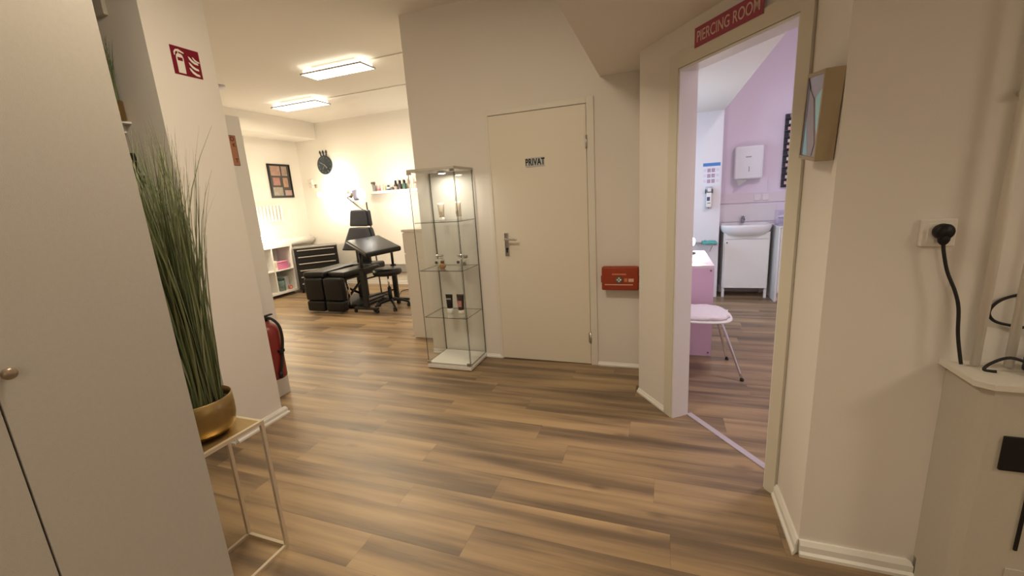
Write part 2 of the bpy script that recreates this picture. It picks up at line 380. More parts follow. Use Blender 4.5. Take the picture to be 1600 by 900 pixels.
d2 = sstruct('door_2')
f = MB()
dbox(f, .300, .369, 0, 2.04, -.016, 0); dbox(f, 1.043, 1.095, 0, 2.04, -.016, 0); dbox(f, .369, 1.043, 1.968, 2.04, -.016, 0)
f.build('door_casing', casing_m, d2)
f = MB()
dbox(f, .366, .378, 0, 1.966, -.010, .060); dbox(f, 1.034, 1.046, 0, 1.966, -.010, .060); dbox(f, .378, 1.034, 1.954, 1.966, -.010, .060)
dbox(f, .364, .376, 0, 1.966, .060, WT+.002); dbox(f, 1.038, 1.048, 0, 1.966, .060, WT+.002); dbox(f, .372, 1.040, 1.960, 1.970, .060, WT+.002)
f.build('door_jamb', jamb_m, d2, 'white jamb lining')
sg = thing('room_sign', 'crimson sign reading PIERCING ROOM above the open doorway', 'sign', tuple(DP(.68, 2.025, -.018)))
b = MB(); dbox(b, .492, .883, 2.022, 2.108, -.0195, -.0165); b.build('sign_plate', signpink_m, sg)
text('lettering', 'PIERCING ROOM', .068, frame(DP(.6875, 2.063, -.0198), DD, (0, 0, 1)), signpale_m, sg, bold=.0004, sx=.70)

# ------------------------------------------------------------------ ceiling lamps
def ceiling_panel(x0, x1, y0, y1, zc, label, power, color, es, group=None):
    t = thing('ceiling_lamp', label, 'ceiling lamp', ((x0+x1)/2, (y0+y1)/2, zc), group=group)
    cx, cy = (x0+x1)/2, (y0+y1)/2; zb = zc-.08
    b = MB(); b.box((x0+.10, y0+.05, zc-.028), (x1-.10, y1-.05, zc-.0005), .004); b.build('mounting_base', white_m, t)
    em = mat('led_glow_%d' % (es*10), (1, 1, 1), .5, emit=(1, .93, .78), strength=es); em2 = mat('led_edge_glow', (1, 1, 1), .5, emit=(1, .88, .66), strength=1.6)
    b = MB(); b.box((x0+.015, y0+.012, zb+.018), (x1-.015, y1-.012, zb+.050), .008); b.build('upper_glow_panel', em2, t)
    b = MB()
    for a, c_ in (((x0-.006, y0-.006, zb), (x1+.006, y0, zb+.014)), ((x0-.006, y1, zb), (x1+.006, y1+.006, zb+.014)), ((x0-.006, y0, zb), (x0, y1, zb+.014)), ((x1, y0, zb), (x1+.006, y1, zb+.014))): b.box(a, c_)
    b.build('frame', mat('lamp_frame_grey', (.35, .33, .30), .5), t)
    b = MB(); b.box((x0, y0, zb+.001), (x1, y1, zb+.012), .004); b.build('diffuser', em, t)
    area('lamp_light', (cx, cy, zb-.006), x1-x0, power, color, t, size_y=y1-y0)
    return t
ceiling_panel(-3.59, -2.83, 3.755, 3.985, CEIL, 'bright rectangular LED ceiling lamp, the nearer and larger of the two', P_TATTOO, TATTOO, 4)
ceiling_panel(-5.05, -4.29, 4.66, 4.93, CEIL, 'bright rectangular LED ceiling lamp, the farther one towards the back wall', P_TATTOO, TATTOO, 4)
ceiling_panel(-1.45, -.85, .92, 1.22, CEIL, 'rectangular ceiling lamp over the hall beside the low ceiling', P_HALL_MAIN, WARM, 3)
ceiling_panel(1.95, 2.55, .15, .45, LOW, 'rectangular ceiling lamp under the low ceiling on the right', P_HALL_LOW, WARM, 3)
ceiling_panel(.15, .85, -1.50, -1.20, LOW, 'rectangular ceiling lamp added as fill at the rear end of the hall, unseen behind the camera', P_HALL_FILL, WARM, 3)  # unseen lamp added as general fill, brightens the camera-facing walls
for (x0, x1, y, lb) in ((-2.83, -2.0, 3.93, 'white cable duct on the ceiling right of the nearer lamp'), (-4.285, -2.0, 4.90, 'long white cable duct on the ceiling right of the farther lamp')):
    o = MB().box((x0, y-.012, CEIL-.012), (x1, y+.012, CEIL-.0005), .002).build('cable_duct', pipew_m); tag(o, lb, 'cable duct')
o = MB().lathe((-4.83, 3.79, CEIL-.035), [(0, 0), (.03, 0), (.050, .008), (.055, .02), (.055, .0345), (0, .0345)]).build('smoke_detector', mat('lilac_white_plastic', (.62, .60, .68), .5)); tag(o, 'small round smoke detector on the ceiling of the bright room', 'smoke detector')

# ------------------------------------------------------------------ near cabinet on the left
t = thing('tall_cabinet', 'very tall grey-beige cabinet with plain doors filling the left edge', 'cabinet', (-1.68, -.2, 0))
XF = -1.38
MB().box((-1.97, -.75, .0), (XF-.022, .782, 2.42), .002).build('body', greyw_m, t)
doors = ((.413, .780), (.032, .409), (-.349, .028), (-.73, -.353))
for i, (y0, y1) in enumerate(doors):
    d = MB().box((XF-.020, y0, .06), (XF, y1, 2.41), .0015).build('door', greyw_m, t)
    yk = y0+.020 if i % 2 == 0 else y1-.020
    k = MB(); k.cyl((XF, yk, 1.066), (XF+.014, yk, 1.066), .005); k.lathe((XF+.012, yk, 1.066), [(0, 0), (.008, 0), (.0135, .005), (.0135, .010), (.008, .015), (0, .0155)], axis=(1, 0, 0)); k.build('knob', mat('taupe_knob', (.30, .23, .17), .35, .4), d, 'round bronze-brown knob')

# ------------------------------------------------------------------ plant stand and grass
t = thing('plant_stand', 'slim champagne metal stand with brass top carrying the gold pot', 'plant stand', (-1.58, .93, 0))
x0, x1, y0, y1, H = -1.690, -1.472, .800, 1.052, .585; q = .0065
f = MB()
f.bm.free()
for z, nm_ in ((q, 'base_frame'), (H-q, 'top_frame')):
    f = MB(); f.box((x0-q, y0-q, z-q), (x1+q, y0+q, z+q)); f.box((x0-q, y1-q, z-q), (x1+q, y1+q, z+q)); f.box((x0-q, y0+q, z-q), (x0+q, y1-q, z+q)); f.box((x1-q, y0+q, z-q), (x1+q, y1-q, z+q))
    f.build(nm_, gold_m, t)
for x in (x0, x1):
    for y in (y0, y1): MB().box((x-q, y-q, 2*q), (x+q, y+q, H-2*q)).build('leg', gold_m, t)
MB().box((x0+q, y0+q, H-.004), (x1-q, y1-q, H+.001)).build('tabletop', goldtop_m, t, 'polished brass top plate')
PC = Vector((-1.600, .925, H+.001))
t = thing('potted_grass', 'tall artificial grass in a round gold pot on the slim metal stand', 'plant', tuple(PC))
MB().lathe(PC, [(0, 0), (.055, 0), (.085, .008), (.102, .030), (.108, .060), (.109, .10), (.107, .145), (.1045, .146), (.104, .12), (.10, .055), (.06, .02), (0, .015)], n=40).build('pot', brass_m, t)
MB().lathe(PC, [(0, .112), (.06, .115), (.1035, .112), (.1035, .10), (0, .10)]).build('soil', mat('dark_moss', (.03, .025, .015), .95, bump=.6, bscale=90), t)
def blades(center, n, rbase, hmin, hmax, spread, wid, lean, seed, mats, name, parent, droop=.35, ymin=None):
    rr = random.Random(seed); mb = MB()
    for i in range(n):
        a = rr.uniform(0, 2*pi); rb = rbase*math.sqrt(rr.random()); h = hmin+(hmax-hmin)*rr.random()**.8
        p0 = center+Vector((cos(a)*rb, sin(a)*rb, 0)); a2 = a+rr.gauss(0, .5); s_ = spread*rr.random()**1.3*(h/hmax)
        dirv = Vector((cos(a2), sin(a2), 0))*s_+Vector(lean)*(h/hmax); tw = rr.uniform(0, pi); side = Vector((cos(tw), sin(tw), 0)); W = wid*rr.uniform(.7, 1.2)
        vs = []; fs = []; K = 9; mi = rr.randrange(len(mats)); kink = rr.gauss(0, .02)*min(1, h*h); tipd = Vector((rr.gauss(0, 1), rr.gauss(0, 1), 0))*(.03*droop)
        for k in range(K+1):
            u = k/K; p = p0+Vector((0, 0, h*u*(1-.06*u*s_)))+dirv*(u**1.9)+side*kink*sin(u*pi)+tipd*max(0, u-.7)**2*20
            if ymin and p.y < ymin: p.y = ymin+.004*rr.random()
            ww = W*(1-u**2.2)*.5+.0003; nn = side.cross(Vector((0, 0, 1)))*ww*.35
            vs += [p-side*ww, p+nn, p+side*ww]
        for k in range(K):
            b_ = 3*k; fs += [(b_, b_+1, b_+4, b_+3), (b_+1, b_+2, b_+5, b_+4)]
        mb._add(vs, fs, mi, True)
    return mb.build(name, mats, parent)
gm = [mat('grass_green_a', (.11, .14, .055), .6), mat('grass_green_b', (.16, .18, .08), .6), mat('grass_green_c', (.06, .085, .03), .6), mat('grass_green_d', (.22, .23, .13), .6)]
o = blades(PC+Vector((0, 0, .11)), 680, .078, .42, 1.02, .19, .0062, (-.13, .03, 0), 4, gm, 'grass_blades', t, ymin=.800); o['kind'] = 'stuff'

# ------------------------------------------------------------------ on the wall fin: shelf plant, key rack, fire sign
FY = 1.583
t = thing('wall_shelf', 'tiny white wall shelf carrying the small gold-potted grass', 'shelf', (-2.77, 1.52, 1.875))
MB().box((-2.86, 1.468, 1.894), (-2.722, FY, 1.904), .002).build('shelf_board', white_m, t)
b = MB(); b.box((-2.80, 1.50, 1.852), (-2.78, FY, 1.893), .002); b.build('bracket', white_m, t)
pc = Vector((-2.760, 1.525, 1.905))
t = thing('small_potted_grass', 'small artificial grass in a gold cylinder pot high on the wall shelf', 'plant', tuple(pc))
MB().lathe(pc, [(0, 0), (.050, 0), (.054, .004), (.054, .100), (.051, .101), (.050, .09), (.050, .05), (0, .05)]).build('pot', brass_m, t)
o = blades(pc+Vector((0, 0, .05)), 240, .042, .17, .38, .035, .0050, (.0, 0, 0), 9, gm, 'grass_blades', t, .2); o['kind'] = 'stuff'
o = MB().box((-2.83, FY-.02, 2.42), (-2.70, FY-.0005, 2.60), .002).build('wall_panel', mat('taupe_panel', (.50, .47, .40), .7)); tag(o, 'small taupe wall panel high above the shelf plant', 'panel')
t = thing('wall_rack', 'tall black wall rack with hooks behind the grass and cabinet', 'rack', (-2.80, 1.55, 1.0))
b = MB(); b.box((-2.90, 1.560, .95), (-2.752, FY, 1.745), .003); b.build('back_panel', black_m, t)
b = MB(); b.box((-2.88, 1.540, 1.00), (-2.722, 1.5605, 1.575), .003); b.build('pocket', mat('black_card', (.02, .018, .017), .7), t)
for z in (1.70, 1.655):
    MB().tube([(-2.756, 1.57, z), (-2.735, 1.567, z-.002), (-2.718, 1.565, z-.016), (-2.711, 1.565, z-.006)], .0025, n=6).build('hook', dsteel_m, t)
for z in (1.618, 1.590):
    MB().box((-2.756, 1.562, z-.007), (-2.715, 1.580, z+.006), .001).build('clip', black_m, t)
# extinguisher sign (flat, on the side face of the fin)
t = thing('fire_extinguisher_sign', 'square dark red pictogram sign of extinguisher and flames on the wall', 'sign', (-2.464, 1.77, 2.13))
SX = -2.4648; sy0, sy1, sz0, sz1 = 1.694, 1.842, 2.136, 2.278
MB().box((SX, sy0, sz0), (SX+.002, sy1, sz1)).build('sign_plate', signred_m, t)
SM = frame((SX+.002, (sy0+sy1)/2, (sz0+sz1)/2), (0, 1, 0), (0, 0, 1))      # local x along the wall, y up, z out
def flat(mb, pts, th=.0006): mb.slab([(x, y, 0) for x, y in pts], (0, 0, 1), th)
b = MB(SM); W = .06
flat(b, [(-.052, -.062), (-.014, -.062), (-.014, .000), (-.052, .000)]); flat(b, [(-.052, .017), (-.014, .017), (-.018, .030), (-.026, .036), (-.040, .036), (-.048, .030)])
flat(b, [(-.030, .036), (-.036, .036), (-.036, .046), (-.008, .040), (-.008, .046), (-.034, .058), (-.050, .054), (-.060, .040), (-.060, .024), (-.055, .024), (-.053, .038), (-.046, .046), (-.040, .046), (-.040, .036)])
flat(b, [(-.052, 0), (-.046, 0), (-.046, .017), (-.052, .017)]); flat(b, [(-.019, 0), (-.014, 0), (-.014, .017), (-.019, .017)])
b.build('extinguisher_pictogram', signwhite_m, t)
b = MB(SM)
for (x, y, k_) in ((.012, .034, 1), (.034, .036, .72), (.010, .004, 1), (.008, -.024, 1.05)):
    flat(b, [(x, y), (x+.004*k_, y-.014*k_), (x+.014*k_, y-.026*k_), (x+.030*k_, y-.035*k_), (x+.050*k_, y-.036*k_), (x+.048*k_, y-.026*k_), (x+.034*k_, y-.023*k_), (x+.020*k_, y-.015*k_), (x+.009*k_, y-.004*k_)])
b.build('flame_pictogram', signwhite_m, t)

# wardrobe behind the fin, with notice and extinguisher
t = thing('wardrobe', 'plain white wardrobe standing behind the wall fin', 'wardrobe', (-3.02, 2.11, 0))
MB().box((-3.30, 1.935, .0), (-2.745, 2.235, 2.028), .003).build('body', wardm_m, t)
MB().box((-2.745, 1.935, .0), (-2.726, 2.1, 2.028), .001).build('door', wardm_m, t)
MB().box((-2.745, 2.102, .0), (-2.726, 2.235, 2.028), .001).build('door', wardm_m, t)
t = thing('notice', 'orange notice with dark letters on the white wardrobe, half hidden', 'notice', (-2.724, 2.12, 1.70))
MB().box((-2.7258, 2.055, 1.702), (-2.7245, 2.178, 1.898)).build('notice_sheet', mat('orange_paper', (.42, .19, .11), .7), t)
nm = mat('dark_brown_print', (.10, .03, .02), .6)
b = MB()
for a, c_ in (((2.055, 1.702), (2.178, 1.705)), ((2.055, 1.895), (2.178, 1.898)), ((2.175, 1.705), (2.178, 1.895)), ((2.055, 1.705), (2.058, 1.895))): b.box((-2.7246, a[0], a[1]), (-2.7239, c_[0], c_[1]))
b.build('border', nm, t)
for s_, y, z, sz in (('D', 2.152, 1.873, .040), ('K', 2.158, 1.835, .030), ('T', 2.160, 1.735, .034)):
    text('letter', s_, sz, frame((-2.7240, y, z), (0, 1, 0), (0, 0, 1)), nm, t, bold=.001)
t = thing('fire_extinguisher', 'red fire extinguisher with black hose fixed low on the wardrobe side', 'fire extinguisher', (-2.645, 2.085, .10))
ex, ey = -2.648, 2.078
MB().lathe((ex, ey, .195), [(0, 0), (.062, 0), (.072, .008), (.0745, .02), (.0745, .345), (.068, .38), (.045, .407), (.024, .417), (.022, .432), (0, .432)], n=32).build('cylinder', red_m, t)
b = MB(); b.cyl((ex, ey, .625), (ex, ey, .660), .018); b.box((ex-.012, ey-.05, .658), (ex+.012, ey+.055, .667), .002); b.box((ex-.010, ey-.055, .640), (ex+.010, ey+.02, .647), .002); b.build('valve_handle', black_m, t)
b = MB(); b.lathe((ex+.020, ey, .645), [(0, 0), (.010, 0), (.012, .004), (.010, .018), (0, .018)], axis=(1, 0, 0)); b.build('pressure_gauge', brass_m, t, 'small brass gauge')
b = MB(); b.tube([(ex+.01, ey-.01, .645), (ex+.05, ey+.0, .648), (ex+.082, ey+.028, .590), (ex+.088, ey+.034, .50), (ex+.085, ey+.020, .41), (ex+.086, ey-.005, .32), (ex+.086, ey-.025, .255)], .0095); b.build('hose', rubber_m, t)
b = MB(); b.box((ex+.068, ey-.012, .395), (ex+.096, ey+.030, .415), .003); b.build('hose_clip', black_m, t); b = MB(); b.cyl((ex+.086, ey-.026, .26), (ex+.086, ey-.032, .215), .012, .016); b.build('nozzle', black_m, t)
b = MB(); b.box((-2.726, ey-.02, .16), (ex-.070, ey+.02, .55)); b.build('wall_bracket', steel_m, t)

# ------------------------------------------------------------------ glass display cabinet
t = thing('display_cabinet', 'tall narrow glass display cabinet with white base beside the cream door', 'display cabinet', (-1.66, 3.04, 0))
X0, X1, Y0, Y1, Z0, Z1 = -1.868, -1.458, 2.868, 3.204, .030, 1.612
b = MB(); b.box((X0, Y0, .006), (X1, Y1, .030), .003); b.box((X0+.006, Y0+.006, .030), (X1-.006, Y1-.003, .048), .003); b.build('base', white_m, t)
b = MB(); b.box((X0, Y0, Z1), (X1, Y1, Z1+.020), .003); b.build('top_board', mat('top_grey_white', (.55, .52, .46), .5), t)
def pane(name, a, c_, thin):
    mb = MB(); mb.box(a, c_)
    for f_ in mb.bm.faces:
        n = f_.normal if f_.normal.length else f_.calc_center_median()
    mb.bm.normal_update()
    for f_ in mb.bm.faces:
        if abs(f_.normal[thin]) < .5: f_.material_index = 1
    return mb.build(name, [glass_m, edge_m], t)
g = .006
pane('glass_door', (X0+.012, Y0+.004, .050), (X1-.012, Y0+.004+g, Z1-.003), 1)
pane('glass_panel', (X0+.004, Y0+.014, .048), (X0+.004+g, Y1-.008, Z1), 0)
pane('glass_panel', (X1-.004-g, Y0+.014, .048), (X1-.004, Y1-.008, Z1), 0)
pane('glass_panel', (X0+.012, Y1-.008, .048), (X1-.012, Y1-.008+g, Z1), 1)
SH = (.447, .838, 1.224)
for z in SH: pane('glass_shelf', (X0+.012, Y0+.022, z-.005), (X1-.012, Y1-.014, z), 2)
for x in (X0+.018, X1-.018):
    for z in (.056, Z1-.010):
        MB().box((x-.018, Y0-.001, z-.010), (x+.018, Y0+.014, z+.010), .002).build('clip', steel_m, t, 'small metal pivot clip')
cl = thing('cabinet_spotlight', 'small round spotlight under the top of the glass cabinet', 'lamp', (-1.66, 3.05, Z1-.02))
MB().lathe((-1.66, 3.05, Z1-.018), [(0, .006), (.026, .006), (.030, .002), (.034, 0), (.034, .018), (0, .018)]).build('housing', chrome_m, cl)
MB().lathe((-1.66, 3.05, Z1-.019), [(0, 0), (.025, 0), (.025, .003), (0, .003)]).build('bulb', mat('spot_glow', (1, 1, 1), .5, emit=(1, .95, .85), strength=30), cl)
area('spot_light', (-1.66, 3.05, Z1-.024), .05, 2.0, (1, .90, .74), cl)
# contents
cream_m = mat('cream_tube', (.78, .70, .58), .4); capw_m = mat('cap_white', (.82, .80, .76), .4)
def squeeze_tube(x, y, z, h, w, body, cap, label, name='cosmetic_tube', cap_h=.03, band=None, rz=0):
    t_ = thing(name, label, 'tube', (x, y, z), rz)
    M = Matrix.Translation((x, y, z)) @ Matrix.Rotation(rz, 4, 'Z')
    b = MB(M); b.lathe((0, 0, 0), [(0, 0), (w*.36, 0), (w*.38, .003), (w*.36, cap_h), (0, cap_h)], n=20); b.build('cap', cap, t_)
    b = MB(M); n = 20; K = 8; vs = []
    for k in range(K+1):
        u = k/K; rx = w*(.36+.14*u); ry = w*.34*(1-u**1.6)+.0012
        for i in range(n): vs.append((cos(2*pi*i/n)*rx, sin(2*pi*i/n)*ry, cap_h+.001+(h-cap_h)*u))
    b._add(vs, [(k*n+i, k*n+(i+1) % n, (k+1)*n+(i+1) % n, (k+1)*n+i) for k in range(K) for i in range(n)]+[tuple(range(n)), tuple(K*n+i for i in range(n))], 0, True)
    body_o = b.build('tube_body', body, t_)
    if band:
        b = MB(M)
        for (zz0, zz1, wf) in band[1]: b.slab([(-w*wf, -w*.35*(1-((zz0-cap_h)/(h-cap_h))**1.6)-.003, zz0), (w*wf, -w*.35*(1-((zz0-cap_h)/(h-cap_h))**1.6)-.003, zz0), (w*wf*.9, -w*.35*(1-((zz1-cap_h)/(h-cap_h))**1.6)-.003, zz1), (-w*wf*.9, -w*.35*(1-((zz1-cap_h)/(h-cap_h))**1.6)-.003, zz1)], (0, -1, 0), .0006)
        b.build('printed_label', band[0], body_o)
    return t_
squeeze_tube(-1.695, 3.05, SH[2], .142, .060, cream_m, capw_m, 'cream cosmetic tube on the top glass shelf, the left one', band=(mat('beige_print', (.55, .44, .32), .6), [(.05, .075, .22)]), rz=.15)
squeeze_tube(-1.545, 3.06, SH[2], .146, .060, cream_m, capw_m, 'cream cosmetic tube on the top glass shelf, the right one', band=(mat('beige_print', (.55, .44, .32), .6), [(.05, .075, .22)]), rz=-.2)
squeeze_tube(-1.695, 3.04, SH[0], .160, .068, black_m, capw_m, 'black cosmetic tube with white cap on the lowest glass shelf', cap_h=.042, band=(mat('grey_print', (.35, .34, .32), .6), [(.118, .130, .34)]))
squeeze_tube(-1.590, 3.04, SH[0], .162, .070, mat('black_brown_tube', (.035, .018, .015), .4), capw_m, 'dark tube with a rosy print next to the black tube', cap_h=.030, band=(mat('rose_print', (.50, .22, .18), .6), [(.06, .11, .26)]))
def jar(x, y, z, label, w, amber):
    t_ = thing('glass_jar', label, 'jar', (x, y, z))
    MB().lathe((x, y, z), [(0, .001), (w*.36, .001), (w*.5, .018), (w*.52, .045), (w*.42, .075), (w*.34, .084), (w*.34, .092), (w*.325, .092), (w*.325, .082), (w*.48, .045), (w*.34, .006), (0, .005)]).build('glass_body', glass_mat('jar_glass', (.96, .97, .96)), t_)
    MB().lathe((x, y, z), [(0, .007), (w*.33, .007), (w*.46, .020), (w*.47, .045), (w*.38, .070), (0, .072)]).build('contents', amber, t_)
    MB().lathe((x, y, z+.0925), [(0, 0), (w*.42, 0), (w*.42, .008), (w*.36, .016), (w*.12, .017), (0, .018)]).build('lid', steel_m, t_, 'flat metal lid')
    b = MB(); b.cyl((x-w*.18, y-w*.56, z+.046), (x-w*.18, y-w*.48, z+.046), .012); b.build('round_label', mat('dark_round_label', (.08, .07, .06), .5), t_)
    return t_
pal = mat('white_crystals', (.75, .72, .66), .6, bump=.8, bscale=150); amb = mat('amber_beads', (.36, .19, .09), .5, bump=.8, bscale=120)
jar(-1.757, 3.06, SH[1], 'round glass jar with metal lid on the middle shelf, leftmost', .080, pal)
jar(-1.560, 3.07, SH[1], 'round glass jar with metal lid on the middle shelf, behind the door edge', .080, pal)
t2 = thing('amber_figurine', 'small amber-brown figurine next to the leftmost glass jar', 'figurine', (-1.712, 3.00, SH[1]))
b = MB(); b.lathe((-1.708, 3.00, SH[1]), [(0, 0), (.020, 0), (.022, .012), (.024, .03), (.015, .045), (0, .047)]); b.sphere((-1.690, 3.0, SH[1]+.020), .016, (1, .8, .9)); b.build('body', amb, t2)
MB().lathe((-1.704, 3.0, SH[1]+.047), [(0, 0), (.015, 0), (.015, .018), (0, .02)], n=16).build('brown_cap', mat('brown_wax', (.20, .09, .05), .5), t2)
t2 = thing('small_flacon', 'small dark-lidded glass flacon right of the jar behind the door edge', 'bottle', (-1.508, 3.04, SH[1]))
MB().lathe((-1.508, 3.04, SH[1]), [(0, 0), (.026, 0), (.030, .01), (.030, .06), (.016, .075), (.014, .08), (0, .08)]).build('body', glass_mat('jar_glass', (.96, .97, .96)), t2)
MB().lathe((-1.508, 3.04, SH[1]+.08), [(0, 0), (.017, 0), (.017, .022), (0, .023)]).build('stopper', dsteel_m, t2)
MB().box((-1.522, 3.005, SH[1]+.02), (-1.494, 3.012, SH[1]+.05), .001).build('printed_label', mat('dark_round_label', (.08, .07, .06), .5), t2)

# ------------------------------------------------------------------ first aid kit
t = thing('first_aid_box', 'orange-red first aid box with white cross hanging on the wall', 'first aid box', (-.29, PW, .645))
MB().box((-.428, PW-.085, .645), (-.160, PW-.045, .822), .012, 3).build('front_shell', kit_m, t)
MB().box((-.425, PW-.044, .648), (-.163, PW-.002, .819), .010, 3).build('rear_shell', kit_m, t)
for a_, c_ in (((-.436, .700), (-.424, .750)), ((-.164, .700), (-.152, .750))): MB().box((a_[0], PW-.062, a_[1]), (c_[0], PW-.030, c_[1]), .003).build('latch', mat('dark_red_plastic', (.28, .03, .012), .45), t)
yk = PW-.0855
MB().cyl((-.300, yk, .727), (-.300, yk-.0015, .727), .026, n=24).build('cross_disc', mat('disc_grey_green', (.10, .12, .10), .5), t, 'dark disc')
b = MB(); b.box((-.317, yk-.003, .7215), (-.283, yk-.0015, .7325)); b.box((-.3055, yk-.003, .710), (-.2945, yk-.0015, .744)); b.build('white_cross', signwhite_m, t)
b = MB(); b.box((-.405, yk-.001, .686), (-.200, yk, .693)); b.build('white_line', mat('pinkish_white_print', (.75, .45, .38), .6), t)
b = MB(); b.box((-.232, yk-.001, .712), (-.194, yk, .736)); b.build('printed_label', mat('pinkish_white_print', (.75, .45, .38), .6), t)
b = MB(); b.box((-.350, yk-.001, .763), (-.248, yk, .774)); b.build('printed_line', mat('faded_print', (.62, .22, .12), .6), t)
b = MB(); b.box((-.262, yk-.001, .712), (-.240, yk, .738)); b.build('printed_box', mat('faded_print', (.62, .22, .12), .6), t)

# ------------------------------------------------------------------ right side: box frame, outlet, pipes, cover
t = thing('box_frame', 'deep pale wooden box frame with a blue window view inside, beside the doorway', 'picture frame', (.45, 1.67, 1.44))
FM = frame((.447, 1.680, 1.572), (0, -1, 0), (0, 0, 1))      # local x towards the camera side, y up, z = -X (into the hall)
FM = FM @ Matrix.Rotation(radians(-7), 4, 'Z')
hw, hh, dp = .088, .133, .050
wood_m = mat('pale_birch', (.38, .295, .185), .6, bump=.2, bscale=60, var=.08, vscale=25)
b = MB(FM); b.box((-hw, -hh, -dp), (-hw+.012, hh, 0), .001); b.box((hw-.012, -hh, -dp), (hw, hh, 0), .001); b.box((-hw+.012, hh-.012, -dp), (hw-.012, hh, 0), .001); b.box((-hw+.012, -hh, -dp), (hw-.012, -hh+.012, 0), .001)
b.build('frame', wood_m, t)
MB(FM).box((-hw+.012, -hh+.012, -dp), (hw-.012, hh-.012, -.0035)).build('picture', mat('lilac_grey_picture', (.34, .31, .37), .3), t)
b = MB(FM); zz = -.0034
for pts, nm_ in (([(-.076, -.12), (-.052, -.12), (-.050, .09), (-.076, .118)], 'dark'), ([(-.052, -.118), (-.005, -.118), (-.051, .0)], 'blue'), ([(.020, .055), (.05, .070), (.074, .080), (.074, -.06), (.05, -.02)], 'aqua'), ([(-.02, -.118), (-.062, .02), (-.05, .085), (.0, .055), (.055, -.08), (.04, -.118)], 'bar')):  # dark: flat strip painted in place of the deep frame's inner far side
    bb = MB(FM); bb.slab([(x, y, zz) for x, y in pts], (0, 0, 1), .0006+.0003*len(nm_))
    bb.build('inset_field', {'dark': mat('inner_side_dark', (.06, .045, .05), .4), 'blue': mat('picture_blue', (.25, .55, .75), .4), 'aqua': mat('picture_aqua', (.35, .75, .80), .4), 'bar': mat('picture_mauve', (.33, .27, .30), .4)}[nm_], t)

t = thing('wall_outlet', 'square white wall outlet with a black plug in it', 'outlet', (.762, 1.585, 1.16))
MB().box((.722, 1.568, 1.160), (.802, 1.5845, 1.240), .004, 3).build('cover_plate', mat('outlet_white', (.82, .79, .74), .4), t)
b = MB(); b.box((.734, 1.5655, 1.172), (.790, 1.570, 1.228), .002); b.build('socket_insert', mat('outlet_white', (.82, .79, .74), .4), t)
t = thing('power_plug', 'black angled plug and cable hanging from the white outlet', 'plug', (.765, 1.56, 1.20))
b = MB(); b.lathe((.765, 1.5655, 1.205), [(0, 0), (.021, 0), (.023, .004), (.023, .020), (.018, .028), (0, .030)], axis=(0, -1, 0)); b.sphere((.765, 1.548, 1.188), .015, (1, .8, 1.5)); b.build('plug_body', black_m, t)
b = MB(); b.tube([(.765, 1.548, 1.180), (.768, 1.546, 1.150), (.783, 1.545, 1.09), (.806, 1.540, 1.03), (.818, 1.536, .98), (.826, 1.534, .90), (.842, 1.53, .812)], .0045); b.build('cable', rubber_m, t)
def pipe(x, y, label):
    t_ = thing('heating_pipe', label, 'pipe', (x, y, .812), group=None)
    MB().cyl((x, y, .812), (x, y, LOW), .0105, n=24).build('pipe', pipew_m, t_)
    return t_
pipe(.874, 1.532, 'white heating pipe nearer the black plug')
tp = pipe(.948, 1.532, 'white heating pipe at the right picture edge')
b = MB(); b.tube([(.948, 1.515, 1.585), (.925, 1.530, 1.585), (.900, 1.550, 1.57), (.895, 1.585, 1.565)], .009); b.lathe((.948, 1.532, 1.575), [(.0108, 0), (.016, 0), (.016, .02), (.0108, .02)]); b.build('wall_clamp', pipew_m, tp)
t = thing('pipe_cover', 'pale grey boxed pipe cover with chamfered corner and white top', 'cabinet', (1.2, 1.49, 0))
out = [(.838, 1.5845), (.838, 1.432), (.858, 1.412), (1.6, 1.412), (1.6, 1.5845)]
b = MB(); b.prism([(.838, 1.568), (.838, 1.432), (.858, 1.412), (1.6, 1.412), (1.6, 1.568)], 0.0, .08); b.prism(out, .08, .790); b.build('body', coverm_m, t)
b = MB(); b.prism([(.818, 1.5845), (.818, 1.424), (.848, 1.398), (1.61, 1.398), (1.61, 1.5845)], .790, .806); b.build('top_board', mat('cover_top_white', (.72, .68, .62), .5), t)
b = MB(); b.box((.893, 1.404, .552), (1.06, 1.412, .655), .002); b.build('outlet_block', black_m, t, 'black rectangular insert')
b = MB(); b.box((.962, 1.406, .30), (.970, 1.412, .50), .002); b.build('slot', black_m, t, 'narrow black slot')
b = MB(); b.box((.955, 1.409, .06), (1.55, 1.412, .235), .001); b.build('lower_panel', coverm_m, t)
t = thing('black_device', 'black electronic box with blue light on the pipe cover', 'device', (1.03, 1.50, .806))
MB().box((.972, 1.455, .806), (1.14, 1.53, .858), .008, 3).build('housing', mat('gloss_black', (.01, .01, .014), .2), t)
MB().box((.985, 1.4535, .843), (1.01, 1.4555, .848)).build('indicator_light', mat('blue_led', (.1, .2, 1), .4, emit=(.1, .25, 1), strength=4), t)
o = MB().tube([(.975, 1.49, .835), (.93, 1.50, .850), (.895, 1.505, .830), (.878, 1.50, .8105), (.90, 1.49, .8105)], .0042).build('device_cable', rubber_m); tag(o, 'black cable curling from the device across the cover top', 'cable')
o = MB().tube([(1.05, 1.552, .86), (1.03, 1.560, .915), (.975, 1.570, .922), (.925, 1.574, .935), (.908, 1.574, .965), (.93, 1.574, 1.000), (.98, 1.570, 1.020), (1.06, 1.56, 1.02), (1.10, 1.55, .95), (1.09, 1.54, .86)], .0042).build('cable_loop', rubber_m); tag(o, 'black cable loop behind the right heating pipe', 'cable')
o.parent = None

